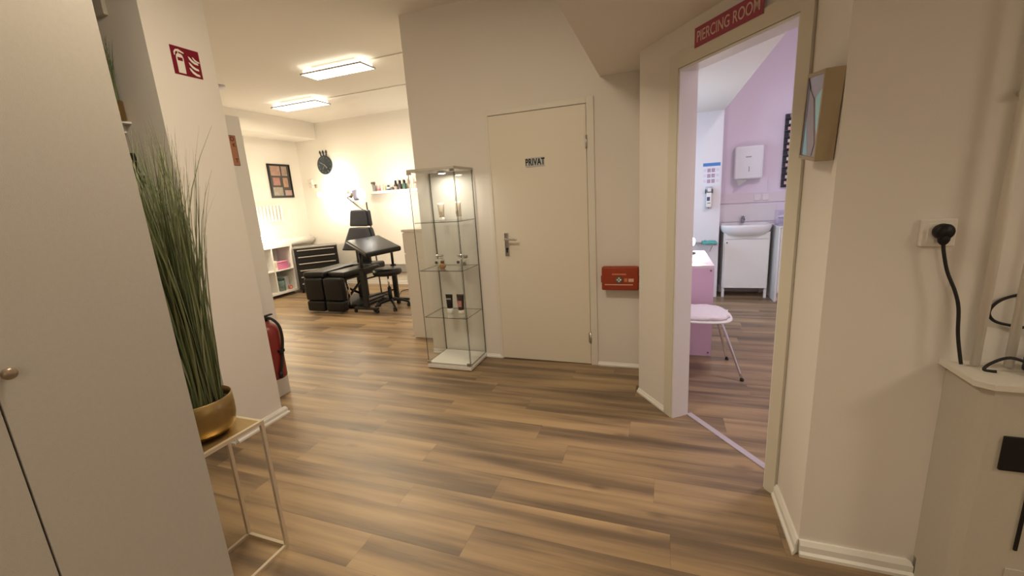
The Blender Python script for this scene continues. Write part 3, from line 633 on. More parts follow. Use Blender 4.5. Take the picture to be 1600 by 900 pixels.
# ================================================================== tattoo room
# chest of drawers right behind the private wall
t = thing('drawer_chest', 'white drawer chest behind the glass cabinet, its side facing the hall', 'chest of drawers', (-2.22, 3.8, 0))
MB().box((-2.425, 3.555, .004), (-2.005, 4.30, 1.105), .002).build('body', offw_m, t)
MB().box((-2.445, 3.545, 1.105), (-2.003, 4.31, 1.130), .002).build('top_board', offw_m, t)
for i, z in enumerate((.04, .255, .47, .685, .895)):
    z1 = (.245, .46, .675, .885, 1.095)[i]; d = MB().box((-2.445, 3.56, z), (-2.427, 4.295, z1), .002).build('drawer', offw_m, t)
# clock
cx, cz = -5.598, 2.128; yw = YB-.001
t = thing('wall_clock', 'round black wall clock with three brushes sticking out on top', 'clock', (cx, yw, cz))
b = MB(); b.lathe((cx, yw, cz), [(0, 0), (.155, 0), (.160, .008), (.160, .022), (.150, .026), (.148, .020), (0, .020)], axis=(0, -1, 0), n=40); b.build('dial', mat('clock_black', (.035, .045, .055), .6), t)
for k in range(12):
    b = MB(); a = pi*k/6; r_ = .125; b.box((cx+sin(a)*r_-.005, yw-.023, cz+cos(a)*r_-.010), (cx+sin(a)*r_+.005, yw-.020, cz+cos(a)*r_+.010)); b.build('hour_mark', mat('clock_marks', (.14, .16, .18), .6), t)
for a, l, w_ in ((radians(-62), .10, .005), (radians(140), .07, .006), (radians(215), .09, .002)):
    b = MB(frame((cx, yw-.024, cz), (cos(a), 0, -sin(a)), (sin(a), 0, cos(a)))); b.box((-w_, -.01, 0), (w_, l, .002)); b.build('hand', mat('clock_hand', (.30, .30, .28), .5), t)
for x, a in ((-.055, -.22), (0, -.08), (.055, .10)):
    p = Vector((cx+x, yw-.012, cz+.145)); d = Vector((sin(a), 0, cos(a)))
    b = MB(); b.cyl(p, p+d*.045, .010); b.lathe(p+d*.040, [(.008, 0), (.018, .02), (.016, .04), (.004, .065), (0, .066)], axis=tuple(d), n=12); b.build('brush', mat('clock_black', (.035, .045, .055), .6), t)
# collage picture on the left wall
t = thing('picture_collage', 'black framed collage of six tattoo photos on the left wall', 'picture', (XL, 5.62, 1.6))
y0, y1, z0, z1 = 5.415, 5.865, 1.61, 2.17; xf = XL+.002
b = MB(); fr = .022
for a, c_ in (((y0, z0), (y1, z0+fr)), ((y0, z1-fr), (y1, z1)), ((y0, z0+fr), (y0+fr, z1-fr)), ((y1-fr, z0+fr), (y1, z1-fr))): b.box((xf, a[0], a[1]), (xf+.022, c_[0], c_[1]))
b.build('frame', black_m, t)
MB().box((xf, y0+fr, z0+fr), (xf+.008, y1-fr, z1-fr)).build('backing', mat('picture_charcoal', (.05, .045, .04), .6), t)
skin = [mat('photo_tone_%d' % i, c_, .5, var=.5, vscale=18) for i, c_ in enumerate(((.34, .21, .16), (.30, .22, .18), (.32, .15, .12), (.34, .20, .13), (.28, .24, .19), (.34, .23, .21)))]
for i, (a, b_, c_, d_) in enumerate(((.03, .36, .22, .53), (.25, .36, .36, .53), (.05, .20, .19, .34), (.25, .17, .35, .34), (.03, .03, .22, .18), (.26, .03, .40, .13))):
    MB().box((xf+.008, y0+fr+a, z0+b_+.008), (xf+.010, y0+fr+c_, z0+d_-.004)).build('photo', skin[i], t)
# small ribbed radiator high on the wall, insulated pipe
t = thing('wall_radiator', 'small white ribbed radiator on the left wall above the cube shelf', 'radiator', (XL, 5.27, 1.2))
b = MB(); b.box((XL+.002, 5.02, 1.245), (XL+.022, 5.54, 1.46), .004); b.build('back_plate', white_m, t)
for k in range(8):
    y = 5.02+.008+k*.066; MB().box((XL+.022, y, 1.215), (XL+.062, y+.042, 1.485), .014, 3).build('rib', white_m, t)
t = thing('insulated_pipe', 'thick white insulated pipe along the left wall behind the shelf', 'pipe', (-6.10, 5.5, .84))
MB().cyl((-6.125, 5.345, .85), (-6.125, 6.03, .85), .070, n=28).build('insulation', pipew_m, t)
b = MB(); b.cyl((-6.125, 6.03, .85), (-6.125, 6.098, .85), .03); b.build('wall_connector', pipew_m, t)
# cube shelf
t = thing('cube_shelf', 'white cube shelf with four open compartments below the radiator', 'shelf', (-6.0, 4.94, 0))
kx0, kx1, ky0, ky1, kz0, kz1 = -6.195, -5.86, 4.53, 5.335, .055, .845
b = MB(); b.box((kx0, ky0, kz0), (kx1, ky0+.038, kz1), .002); b.box((kx0, ky1-.038, kz0), (kx1, ky1, kz1), .002); b.box((kx0, ky0+.038, kz0), (kx1, ky1-.038, kz0+.038), .002); b.box((kx0, ky0+.038, kz1-.038), (kx1, ky1-.038, kz1), .002)
b.box((kx0, ky0+.038, kz0+.038), (kx0+.006, ky1-.038, kz1-.038)); b.build('carcass', white_m, t)
b = MB(); b.box((kx0+.006, 4.925, kz0+.038), (kx1, 4.942, kz1-.038), .001); b.build('divider', white_m, t)
for a, c_ in ((ky0+.038, 4.925), (4.942, ky1-.038)): MB().box((kx0+.006, a, .430), (kx1, c_, .447), .001).build('shelf_board', white_m, t)
for y in (ky0+.05, ky1-.05):
    for x in (kx0+.06, kx1-.04): MB().cyl((x, y, 0), (x, y, kz0), .012, .016).build('leg', steel_m, t, 'short metal leg')
t = thing('pink_box', 'pink box standing in the upper compartment of the cube shelf', 'box', (-5.96, 5.13, .447))
MB().box((-6.03, 5.03, .4475), (-5.90, 5.24, .560), .008).build('box_body', mat('pink_card', (.72, .22, .42), .5), t)
MB().box((-6.035, 5.025, .560), (-5.895, 5.245, .580), .006).build('lid', mat('pink_lid', (.78, .32, .50), .5), t)
t = thing('paper_stack', 'white paper box standing left of the pink box', 'box', (-5.95, 4.98, .447))
MB().box((-6.05, 4.950, .4475), (-5.885, 5.015, .600), .003).build('box_body', mat('paper_white', (.80, .76, .68), .7), t)
b = MB(); b.box((-5.885, 4.955, .50), (-5.884, 5.01, .57)); b.build('printed_label', mat('cream_print', (.72, .62, .5), .7), t)
t = thing('patterned_canister', 'dark green patterned canister in the lower compartment of the cube shelf', 'canister', (-5.93, 5.06, .093))
MB().lathe((-5.93, 5.06, .0935), [(0, 0), (.055, 0), (.060, .008), (.060, .17), (.056, .178), (0, .18)]).build('canister_body', mat('green_pattern', (.16, .24, .22), .5, var=.9, vscale=22), t)
MB().lathe((-5.93, 5.06, .2735), [(0, 0), (.060, 0), (.060, .025), (.05, .03), (0, .03)]).build('lid', green_m, t)
t = thing('clear_box', 'translucent plastic box in the lower compartment behind the canister', 'box', (-6.0, 5.18, .093))
MB().box((-6.15, 5.09, .0935), (-6.00, 5.285, .29), .006).build('box_body', mat('milky_plastic', (.62, .66, .66), .35), t)
MB().box((-6.155, 5.085, .290), (-5.995, 5.29, .302), .003).build('lid', mat('milky_lid', (.72, .74, .74), .35), t)
t = thing('red_tape_roll', 'small red and white roll lying in front of the translucent box', 'tape roll', (-5.90, 5.20, .093))
b = MB(); b.lathe((-5.915, 5.20, .1285), [(.016, 0), (.034, 0), (.034, .03), (.016, .03), (.016, 0)], axis=(1, 0, 0)); b.build('roll', mat('coral_red', (.62, .16, .10), .5), t)
b = MB(); b.lathe((-5.913, 5.20, .1285), [(.009, 0), (.0155, 0), (.0155, .026), (.009, .026), (.009, 0)], axis=(1, 0, 0)); b.build('core', mat('paper_white', (.80, .76, .68), .7), t)
t = thing('table_lamp', 'small glowing table lamp on the cube shelf at the wardrobe edge', 'lamp', (-5.98, 4.85, .845))
b = MB(); b.lathe((-5.98, 4.85, .845), [(0, 0), (.05, 0), (.05, .012), (.012, .018), (.010, .06), (0, .06)]); b.build('lamp_base', white_m, t)
MB().sphere((-5.98, 4.85, .975), .075).build('glass_globe', mat('globe_glow', (1, 1, 1), .5, emit=(1, .88, .62), strength=14), t)
point('globe_light', (-5.80, 4.85, 1.02), .06, 14, (1, .84, .58), t)
# black drawer chest in the corner
al = radians(45); CMx = Matrix.Translation((-5.52, 5.485, 0)) @ Matrix.Rotation(al, 4, 'Z')   # local x along front, y = into corner
CMx = frame((-5.51, 5.485, 0), (cos(al), sin(al), 0), (-sin(al), cos(al), 0))
t = thing('tool_chest', 'black drawer chest with silver handle strips across the room corner', 'chest of drawers', (-5.51, 5.485, 0), al)
b = MB(CMx); b.box((-.335, .005, .06), (.335, .36, .755), .006); b.build('body', blackm_m, t)
b = MB(CMx); b.box((-.345, -.01, .755), (.345, .37, .772), .004); b.build('top_board', mat('chest_top_grey', (.22, .21, .20), .5, .3), t)
for i in range(6):
    z1 = .745-i*.112; d = MB(CMx).box((-.325, -.012, z1-.104), (.325, .004, z1), .003).build('drawer', blackm_m, t)
    MB(CMx).box((-.285, -.026, z1-.030), (.285, -.012, z1-.014), .003).build('handle_strip', mat('bright_aluminium', (.80, .78, .74), .3, .8), d, 'bright silver handle strip')
for x in (-.29, .29):
    for y in (.05, .31):
        b = MB(CMx); b.cyl((x-.012, y, .03), (x+.012, y, .03), .03); b.cyl((x, y, .03), (x, y, .06), .008); b.build('caster', rubber_m, t)
# grey wall duct low on the back wall
t = thing('wall_duct', 'grey horizontal duct low on the back wall behind the stool', 'duct', (-4.2, YB, .29))
MB().box((-5.15, YB-.05, .228), (-2.03, YB-.001, .362), .003).build('duct_body', mat('duct_grey', (.36, .35, .33), .5), t)
b = MB(); b.box((-5.15, YB-.056, .355), (-2.03, YB-.05, .366)); b.build('lip', mat('duct_lip', (.45, .44, .41), .4), t)
# bottle shelf
t = thing('bottle_shelf', 'narrow white floating shelf on the back wall lined with bottles', 'shelf', (-4.2, YB, 1.57))
MB().box((-4.72, YB-.14, 1.570), (-3.20, YB-.001, 1.592), .003).build('shelf_board', white_m, t)
MB().box((-4.72, YB-.145, 1.570), (-3.20, YB-.140, 1.612), .001).build('front_lip', white_m, t)
def bottle(x, h, r, bm_, cm_, label, cap=.25, name='bottle', spray=False, lab=None):
    z = 1.592; y = YB-.07; t_ = thing(name, label, 'bottle', (x, y, z)); hb = h*(1-cap)
    MB().lathe((x, y, z+.0005), [(0, 0), (r*.92, 0), (r, .006), (r, hb*.82), (r*.75, hb*.93), (r*.45, hb), (0, hb)], n=18).build('bottle_body', bm_, t_)
    if spray:
        b = MB(); b.cyl((x, y, z+hb), (x, y, z+hb+.02), r*.42); b.box((x-.055, y-.012, z+hb+.02), (x+.022, y+.012, z+h), .006); b.box((x-.040, y-.005, z+hb-.02), (x-.030, y+.005, z+hb+.02), .002); b.build('spray_head', cm_, t_)
    else: MB().lathe((x, y, z+hb), [(0, 0), (r*.62, 0), (r*.58, h-hb-.002), (0, h-hb)], n=16).build('cap', cm_, t_)
    if lab: MB().lathe((x, y, z+hb*.2), [(r*1.01, 0), (r*1.01, hb*.42)], n=18).build('printed_label', lab, t_)
    return t_
pk = mat('pale_pink_plastic', (.80, .50, .50), .4); dk = mat('dark_brown_bottle', (.045, .03, .025), .35); bl = mat('navy_print', (.05, .08, .14), .5); gy = mat('grey_spray_plastic', (.28, .28, .30), .4); wp = mat('white_plastic', (.82, .79, .72), .4); dg = mat('dark_green_bottle', (.05, .12, .09), .35)
bottle(-4.580, .175, .034, gy, mat('spray_head_dark', (.10, .09, .09), .5), 'grey spray bottle with dark trigger at the left end of the shelf', .30, 'spray_bottle', True)
bottle(-4.490, .120, .026, pk, wp, 'pink labelled bottle right next to the grey spray bottle', .2, lab=mat('rose_red_print', (.60, .22, .25), .5))
bottle(-4.425, .130, .020, wp, wp, 'slim white bottle third from left on the shelf', .2)
bottle(-4.375, .118, .018, mat('pale_olive', (.50, .55, .36), .4), wp, 'slim white and olive bottle before the navy labelled one', .2)
bottle(-4.300, .108, .033, wp, bl, 'white squat bottle with navy label on the shelf', .3, lab=bl)
bottle(-4.228, .100, .030, mat('slate_grey', (.12, .12, .13), .4), wp, 'slate grey squat bottle before the tall dark ones', .3)
bottle(-4.150, .172, .032, dk, black_m, 'tall dark brown bottle with pale label, first of three dark ones', .30, lab=mat('pale_label', (.42, .30, .26), .6))
bottle(-4.068, .170, .033, mat('charcoal_bottle', (.05, .048, .05), .35), black_m, 'tall charcoal bottle between the brown and the green one', .30)
bottle(-3.982, .172, .034, dg, black_m, 'tall dark green bottle, last of three dark ones', .28)
bottle(-3.880, .165, .022, wp, pk, 'slim white bottle with pink cap seen through the cabinet corner', .3)
bottle(-3.775, .130, .030, pk, mat('rose_red_print', (.60, .22, .25), .5), 'pale pink bottle at the wall edge behind the glass cabinet', .2)
# swing arm lamp on the back wall
t = thing('swing_arm_lamp', 'glowing long LED lamp on a white swing arm at the back wall', 'lamp', (-5.85, YB, 1.72))
b = MB(); b.box((-6.02, YB-.03, 1.76), (-5.94, YB-.001, 1.90), .005); b.tube([(-5.98, YB-.03, 1.84), (-5.84, 5.95, 1.81), (-5.70, 5.90, 1.775)], .010, smooth_path=False); b.build('arm', pipew_m, t)
b = MB(); b.cyl((-5.69, 5.90, 1.74), (-5.69, 5.90, 1.80), .022); b.build('joint', mat('taupe_knob', (.30, .23, .17), .35, .4), t)
em = mat('work_lamp_glow', (1, 1, 1), .5, emit=(1, .94, .80), strength=22)
b = MB(); b.box((-5.66, 5.86, 1.60), (-5.02, 5.94, 1.66), .02); b.build('lamp_housing', white_m, t)
b = MB(); b.box((-5.65, 5.865, 1.585), (-5.03, 5.935, 1.600), .004); b.box((-5.65, 5.858, 1.605), (-5.03, 5.862, 1.655)); b.build('led_strip', em, t)
area('led_light', (-5.34, 5.95, 1.63), .6, 12, (1, .90, .70), t, direction=(0, 1, .1), size_y=.06)
b = MB(); b.box((-5.40, YB-.10, 1.462), (-5.03, YB-.001, 1.478), .002); o = b.build('glass_ledge', mat('pale_ledge', (.66, .64, .62), .4)); tag(o, 'short pale ledge on the back wall under the glowing lamp', 'shelf')

# ---- tattoo chair
t = thing('tattoo_chair', 'black padded tattoo chair with tall backrest and split leg rests', 'chair', (-4.35, 4.85, 0))
def pad(mb, cx, cy, cz, sx, sy, sz, bev=.03, R=None): mb.box((cx-sx/2, cy-sy/2, cz-sz/2), (cx+sx/2, cy+sy/2, cz+sz/2), bev, 4, R=R, smooth=True); return mb
for x, (a, b_) in ((-4.418, ('left', 0)), (-4.093, ('right', 1))):
    u_ = MB(); pad(u_, x, 4.29, .325, .300, .10, .31, .035); u_.build('leg_cushion', leather_m, t)
    u_ = MB(); pad(u_, x+.005, 4.285, .095, .290, .11, .145, .035); u_.build('foot_cushion', leather_m, t)
b = MB(); pad(b, -4.44, 4.66, .515, .34, .78, .085, .035, Matrix.Rotation(radians(4), 4, 'Z')); b.build('thigh_cushion', leather_m, t)
b = MB(); pad(b, -4.08, 4.70, .50, .30, .72, .085, .035, Matrix.Rotation(radians(-4), 4, 'Z')); b.build('thigh_cushion', leather_m, t)
b = MB(); pad(b, -4.24, 5.08, .51, .56, .34, .10, .04); b.build('seat_cushion', leather_m, t)
# backrest: trapezoid slab, wide below, and head pad
def taper_pad(pts, y0_, y1_, bev, lean=0):
    tb = bmesh.new(); vs = []
    for y in (y0_, y1_):
        for (x, z) in pts: vs.append(tb.verts.new((x, y+lean*(z-.7), z)))
    n = len(pts); tb.faces.new(vs[:n]); tb.faces.new(vs[n:][::-1])
    for i in range(n): tb.faces.new((vs[i], vs[n+i], vs[n+(i+1) % n], vs[(i+1) % n]))
    bmesh.ops.recalc_face_normals(tb, faces=tb.faces[:]); bmesh.ops.bevel(tb, geom=tb.edges[:], offset=bev, segments=3, profile=.6, affect='EDGES')
    return MB().merge(tb, 0, True)
taper_pad([(-4.560, .745), (-3.975, .735), (-4.060, 1.075), (-4.375, 1.085)], 5.02, 5.085, .030, .05).build('backrest', leatherg_m, t)
taper_pad([(-4.50, .755), (-3.955, .745), (-4.040, 1.070), (-4.33, 1.080)], 5.095, 5.16, .028, .05).build('back_shell', leatherg_m, t)
taper_pad([(-4.375, 1.100), (-4.055, 1.090), (-4.070, 1.330), (-4.335, 1.335)], 5.03, 5.09, .030, .05).build('headrest', leatherg_m, t)
taper_pad([(-4.33, 1.100), (-4.035, 1.090), (-4.055, 1.325), (-4.30, 1.330)], 5.10, 5.16, .030, .05).build('headrest_shell', leatherg_m, t)
b = MB(); b.box((-4.33, 5.06, .48), (-4.10, 5.12, .77), .01); b.build('backrest_support', leather_m, t)
b = MB(); b.box((-4.50, 4.40, .42), (-4.00, 5.15, .45), .008); b.box((-4.34, 4.60, .06), (-4.26, 4.72, .42), .01); b.box((-4.26, 4.92, .06), (-4.16, 5.04, .42), .01)
b.tube([(-4.30, 4.45, .41), (-4.25, 5.0, .08)], .018, smooth_path=False); b.tube([(-4.10, 4.95, .41), (-4.2, 4.55, .08)], .018, smooth_path=False); b.build('lifting_frame', blackm_m, t)
b = MB(); b.box((-4.52, 4.50, .02), (-3.95, 5.12, .06), .012); b.box((-4.62, 4.52, .004), (-4.55, 5.15, .035), .006); b.box((-3.98, 4.55, .004), (-3.90, 5.15, .035), .006); b.build('base_plate', blackm_m, t)
b = MB()
for x in (-4.07, -4.02, -3.97): b.tube([(x, 4.40, .40), (x+.012, 4.41, .25), (x-.008, 4.42, .08)], .007)
b.build('piston_rods', chrome_m, t, 'chrome piston rods under the seat')
# examination light fixed behind the chair
t = thing('examination_lamp', 'work lamp on thin metal arm rising behind the tattoo chair headrest', 'lamp', (-4.16, 5.30, 0))
b = MB(); b.lathe((-4.16, 5.32, 0), [(0, 0), (.13, 0), (.13, .02), (.03, .035), (0, .035)]); b.build('foot', blackm_m, t)
b = MB(); b.tube([(-4.16, 5.32, .03), (-4.17, 5.31, .8), (-4.20, 5.30, 1.30), (-4.205, 5.30, 1.44)], .011); b.tube([(-4.20, 5.30, 1.28), (-4.31, 5.30, 1.345), (-4.56, 5.31, 1.525)], .010, smooth_path=False); b.build('pole', dsteel_m, t)
b = MB(); b.cyl((-4.47, 5.29, 1.525), (-4.47, 5.33, 1.575), .022); b.tube([(-4.56, 5.31, 1.525), (-4.47, 5.31, 1.55), (-4.40, 5.31, 1.56)], .008); b.build('joint', mat('taupe_knob', (.30, .23, .17), .35, .4), t)
b = MB(); b.box((-4.425, 5.27, 1.475), (-4.31, 5.36, 1.635), .03, 4, R=Matrix.Rotation(radians(-8), 4, 'Y')); b.build('lamp_head', mat('lavender_housing', (.34, .34, .46), .4), t)
b = MB(); b.cyl((-4.30, 5.32, 1.555), (-4.275, 5.32, 1.555), .075, n=24); b.build('lamp_lens', mat('exam_lamp_glow', (1, 1, 1), .5, emit=(1, .96, .88), strength=30), t)
area('lens_light', (-4.26, 5.33, 1.555), .14, 14, (1, .92, .78), t, direction=(1, .75, 0))
# ---- arm rest table
t = thing('armrest_table', 'mobile tilted black padded armrest table on a wheeled frame', 'armrest table', (-3.62, 4.55, 0))
c4, c3, c2, c1 = Vector((-3.37, 4.15, .790)), Vector((-3.14, 4.55, .825)), Vector((-3.74, 4.86, .952)), Vector((-3.98, 4.45, .922))
ex_ = ((c3-c4)+(c2-c1))/2; ey_ = ((c1-c4)+(c2-c3))/2; cc = (c1+c2+c3+c4)/4; ux = ex_.normalized(); uy = (ey_-ux*ey_.dot(ux)).normalized()
MB(frame(cc, ux, uy)).box((-.235, -.335, -.035), (.235, .335, .030), .028, 4, smooth=True).build('arm_pad', leather_m, t, 'glossy black padded top')
pf = Vector((-3.655, 4.345, 0)); pr_ = Vector((-3.575, 4.90, 0))
zf, zr = .84, .86
b = MB(); b.box((pf.x-.032, pf.y-.022, .075), (pf.x+.032, pf.y+.022, .60), .004); b.cyl((pf.x, pf.y, .55), (pf.x, pf.y, .80), .018); b.build('post', blackm_m, t)
b = MB(); b.box((pr_.x-.032, pr_.y-.022, .075), (pr_.x+.032, pr_.y+.022, .56), .004); b.cyl((pr_.x, pr_.y, .52), (pr_.x, pr_.y, .84), .018); b.build('post', blackm_m, t)
b = MB(); b.tube([(pf.x, pf.y, .45), (pr_.x, pr_.y, .45)], .011, smooth_path=False); b.tube([(pf.x, pf.y, .20), (pr_.x, pr_.y, .20)], .011, smooth_path=False); b.build('crossbar', blackm_m, t)
b = MB(); b.box((pf.x-.20, pf.y-.025, .045), (pf.x+.17, pf.y+.025, .075), .005); b.box((pr_.x-.25, pr_.y-.025, .045), (pr_.x+.30, pr_.y+.025, .075), .005); b.build('foot_bars', blackm_m, t)
b = MB(); b.box((pf.x-.03, pf.y-.02, .775), (pr_.x+.10, pf.y+.10, .785)); b.cyl((pf.x, pf.y, .785), (pf.x, pf.y, .80), .03); b.cyl((pr_.x, pr_.y, .84), (pr_.x, pr_.y, .865), .03); b.bm.free()
for x, y in ((pf.x-.19, pf.y), (pf.x+.16, pf.y), (pr_.x-.24, pr_.y), (pr_.x+.29, pr_.y)):
    b = MB(); b.cyl((x-.011, y, .022), (x+.011, y, .022), .022); b.cyl((x, y, .022), (x, y, .046), .007); b.build('caster', rubber_m, t)
# ---- stool
sx_, sy_ = -3.475, 4.62
t = thing('rolling_stool', 'round black padded rolling stool with chrome stem at the armrest table', 'stool', (sx_, sy_, 0))
MB().lathe((sx_, sy_, .465), [(0, 0), (.17, 0), (.185, .012), (.192, .04), (.185, .07), (.165, .086), (.08, .090), (0, .090)], n=36).build('seat', leather_m, t)
MB().cyl((sx_, sy_, .27), (sx_, sy_, .465), .013).build('gas_lift', chrome_m, t, 'chrome gas lift')
MB().cyl((sx_, sy_, .10), (sx_, sy_, .29), .026).build('column', black_m, t)
for k in range(5):
    a = 2*pi*k/5+.5; d = Vector((cos(a), sin(a), 0)); b = MB(); c0 = Vector((sx_, sy_, 0))
    b.tube([c0+Vector((0, 0, .115))+d*.02, c0+d*.12+Vector((0, 0, .105)), c0+d*.235+Vector((0, 0, .065))], lambda u: .022-.008*u); b.build('leg', black_m, t)
    b = MB(); s_ = Vector((-d.y, d.x, 0)); p = c0+d*.235+Vector((0, 0, .027)); b.cyl(p-s_*.020, p-s_*.006, .027); b.cyl(p+s_*.006, p+s_*.020, .027); b.cyl(p, p+Vector((0, 0, .045)), .008); b.build('caster', rubber_m, t)
o = MB().tube([(-3.30, 5.2, .006), (-3.45, 5.35, .006), (-3.40, 5.55, .006), (-3.7, 5.72, .006), (-3.95, 5.62, .006), (-3.85, 5.35, .006)], .005, n=6).build('floor_cable', rubber_m); tag(o, 'thin dark cable lying on the floor behind the stool', 'cable')

# ================================================================== piercing room
t = thing('pink_desk', 'pink panel-sided desk behind the fluffy chair', 'desk', (.0, 4.0, 0))
MB().box((-.55, 3.560, 0), (.389, 3.585, .735), .001).build('end_panel', pinkl_m, t)
MB().box((-.55, 4.40, 0), (.389, 4.425, .735), .001).build('end_panel', pinkl_m, t)
MB().box((-.55, 3.560, .735), (.389, 4.425, .755), .0015).build('desktop', mat('pink_white_laminate', (.80, .66, .74), .35), t)
MB().box((-.53, 3.585, .30), (-.51, 4.40, .735)).build('back_panel', pinkl_m, t)
for z in (.715, .03): MB().cyl((.365, 3.5602, z), (.365, 3.556, z), .007, n=12).build('bolt', dsteel_m, t)
t = thing('desk_papers', 'flat pale sheet lying on the pink desk top', 'paper', (.28, 3.8, .755))
MB().box((.12, 3.68, .7552), (.35, 3.98, .7575)).build('sheet', mat('paper_white', (.80, .76, .68), .7), t)
t = thing('desk_lamp', 'black framed glowing desk lamp at the doorway edge on the desk', 'lamp', (.23, 4.2, .755))
MB().lathe((.235, 4.2, .7552), [(0, 0), (.06, 0), (.06, .012), (.012, .018), (0, .018)]).build('base', black_m, t)
b = MB(); b.box((.225, 4.19, .77), (.245, 4.21, .985), .003); b.build('stem', black_m, t)
b = MB(); b.sphere((.270, 4.2, .870), .030, (.6, .6, 1.2)); b.build('bulb', mat('desk_lamp_glow', (1, 1, 1), .5, emit=(1, .95, .85), strength=25), t)
point('bulb_light', (.285, 4.16, .93), .03, 9, (1, .93, .84), t)
# fluffy chair
t = thing('fluffy_chair', 'white shell chair with fluffy seat pad and chrome legs inside the doorway', 'chair', (.27, 3.27, 0))
def seat_profile(name, z, rx, ry, h, m_, amp=0, seed=0):
    mb = MB(); n = 64; K = 14; vs = [(.27, 3.265, z+h)]
    for k in range(1, K+1):
        u = k/K; rad = sin(u*pi/2) if u < .85 else sin(.85*pi/2)+(1-sin(.85*pi/2))*(u-.85)/.15
        for i in range(n):
            a = 2*pi*i/n; sq = (abs(cos(a))**3.0+abs(sin(a))**3.0)**(-1/3.0)
            rr_ = rad*sq*(1+amp*1.2*noise.noise((cos(a)*5+seed, sin(a)*5, u*3)) if amp else 1)
            zz_ = h*math.sqrt(max(0, 1-u**3)) if k < K else 0
            zz_ += amp*.05*noise.noise((cos(a)*rad*14, sin(a)*rad*14, seed))+amp*.03*noise.noise((cos(a)*rad*40, sin(a)*rad*40, seed))
            vs.append((.27+cos(a)*rx*rr_, 3.265+sin(a)*ry*rr_, z+max(zz_, 0)))
    fs = [(0, 1+i, 1+(i+1) % n) for i in range(n)]+[(1+k*n+i, 1+(k+1)*n+i, 1+(k+1)*n+(i+1) % n, 1+k*n+(i+1) % n) for k in range(K-1) for i in range(n)]+[tuple(1+(K-1)*n+i for i in range(n))]
    mb._add(vs, fs, 0, True); return mb.build(name, m_, t)
seat_profile('seat', .430, .215, .205, .016, white_m)
seat_profile('fluffy_pad', .4455, .190, .185, .034, mat('fluffy_white', (.82, .76, .80), .95, bump=1, bscale=160, sheen=.6), .10, 3)
b = MB(); b.box((.055, 3.10, .60), (.075, 3.43, .82), .010, 3, smooth=True); b.box((.065, 3.20, .44), (.080, 3.33, .62), .006); b.build('backrest', white_m, t)
for (a, f_) in (((.385, 3.19), (.548, 3.117)), ((.375, 3.34), (.500, 3.504)), ((.16, 3.19), (.08, 3.06)), ((.16, 3.34), (.08, 3.47))):
    b = MB(); b.tube([(.27, (a[1]+3.265)/2, .422), (a[0], a[1], .420), (a[0]+(f_[0]-a[0])*.22, a[1]+(f_[1]-a[1])*.22, .375), (f_[0], f_[1], .012)], .0095); l_ = b.build('leg', chrome_m, t)
    MB().cyl((f_[0], f_[1], 0), (f_[0], f_[1], .014), .013, n=12).build('foot_cap', rubber_m, l_)
# wash basin cabinet
t = thing('wash_basin_cabinet', 'white wash basin on a single-door cabinet with legs', 'wash basin', (.94, 5.75, 0))
b = MB(); b.box((.700, 5.605, .118), (1.190, 5.945, .800), .002); b.build('cabinet_body', white_m, t)
d = MB().box((.712, 5.588, .122), (1.178, 5.604, .715), .002).build('door', white_m, t)
b = MB(); b.lathe((.735, 5.588, .680), [(0, 0), (.008, 0), (.008, .012), (0, .013)], axis=(0, -1, 0), n=14); b.build('knob', dsteel_m, d)
MB().box((.712, 5.588, .720), (1.178, 5.604, .790), .002).build('top_rail', white_m, t)
for x in (.716, 1.174):
    for y in (5.620, 5.90): MB().box((x-.014, y-.014, 0), (x+.014, y+.014, .118), .001).build('leg', white_m, t)
# basin: rounded front shell
mb = MB(); n = 40; prof = [(0.0, .748), (.55, .750), (.80, .770), (.95, .815), (1.0, .862), (1.0, .885), (.985, .890), (.93, .890), (.90, .872), (.78, .822), (.5, .800), (0, .796)]; vs = []
def basin_xy(a):
    x_ = cos(a); y_ = sin(a); k = (abs(x_)**4+abs(y_)**4)**-.25
    return (.935+.275*x_*k, 5.72+(.225 if y_ > 0 else .225*(1-.18*x_*x_))*y_*k*(1 if y_ > 0 else 1))
for r_, z in prof:
    for i in range(n):
        x_, y_ = basin_xy(2*pi*i/n); vs.append((.935+(x_-.935)*r_, 5.72+(y_-5.72)*r_, z))
mb._add(vs, [(k*n+i, k*n+(i+1) % n, (k+1)*n+(i+1) % n, (k+1)*n+i) for k in range(len(prof)-1) for i in range(n)], 0, True)
mb.build('basin', mat('white_ceramic', (.84, .84, .86), .12), t)
b = MB(); b.cyl((.935, 5.885, .885), (.935, 5.885, .955), .020); b.tube([(.935, 5.88, .935), (.935, 5.84, .955), (.935, 5.79, .945), (.935, 5.77, .925)], .011); b.box((.918, 5.85, .958), (.952, 5.90, .975), .004); b.box((.932, 5.80, .972), (.940, 5.87, .980), .002); b.build('faucet', mat('dark_chrome', (.35, .36, .40), .18, 1), t, 'small chrome faucet')
# towel dispenser
t = thing('towel_dispenser', 'white paper towel dispenser on the pink wall above the basin', 'dispenser', (.96, 5.95, 1.40))
MB().box((.812, 5.83, 1.415), (1.118, 5.949, 1.800), .022, 4, smooth=True).build('housing', mat('dispenser_white', (.80, .80, .84), .3), t)
MB().box((.962, 5.8275, 1.500), (.968, 5.830, 1.560)).build('level_slot', dsteel_m, t)
MB().box((.925, 5.8285, 1.665), (.985, 5.830, 1.678)).build('maker_mark', mat('mark_grey', (.35, .35, .38), .5), t)
b = MB(); b.slab([(.835, 5.85, 1.418), (.97, 5.86, 1.425), (.93, 5.83, 1.385), (.86, 5.82, 1.345)], (0, 1, 0), .002); b.build('paper_towel', mat('grey_paper', (.50, .51, .48), .8), t, 'grey paper towel hanging out')
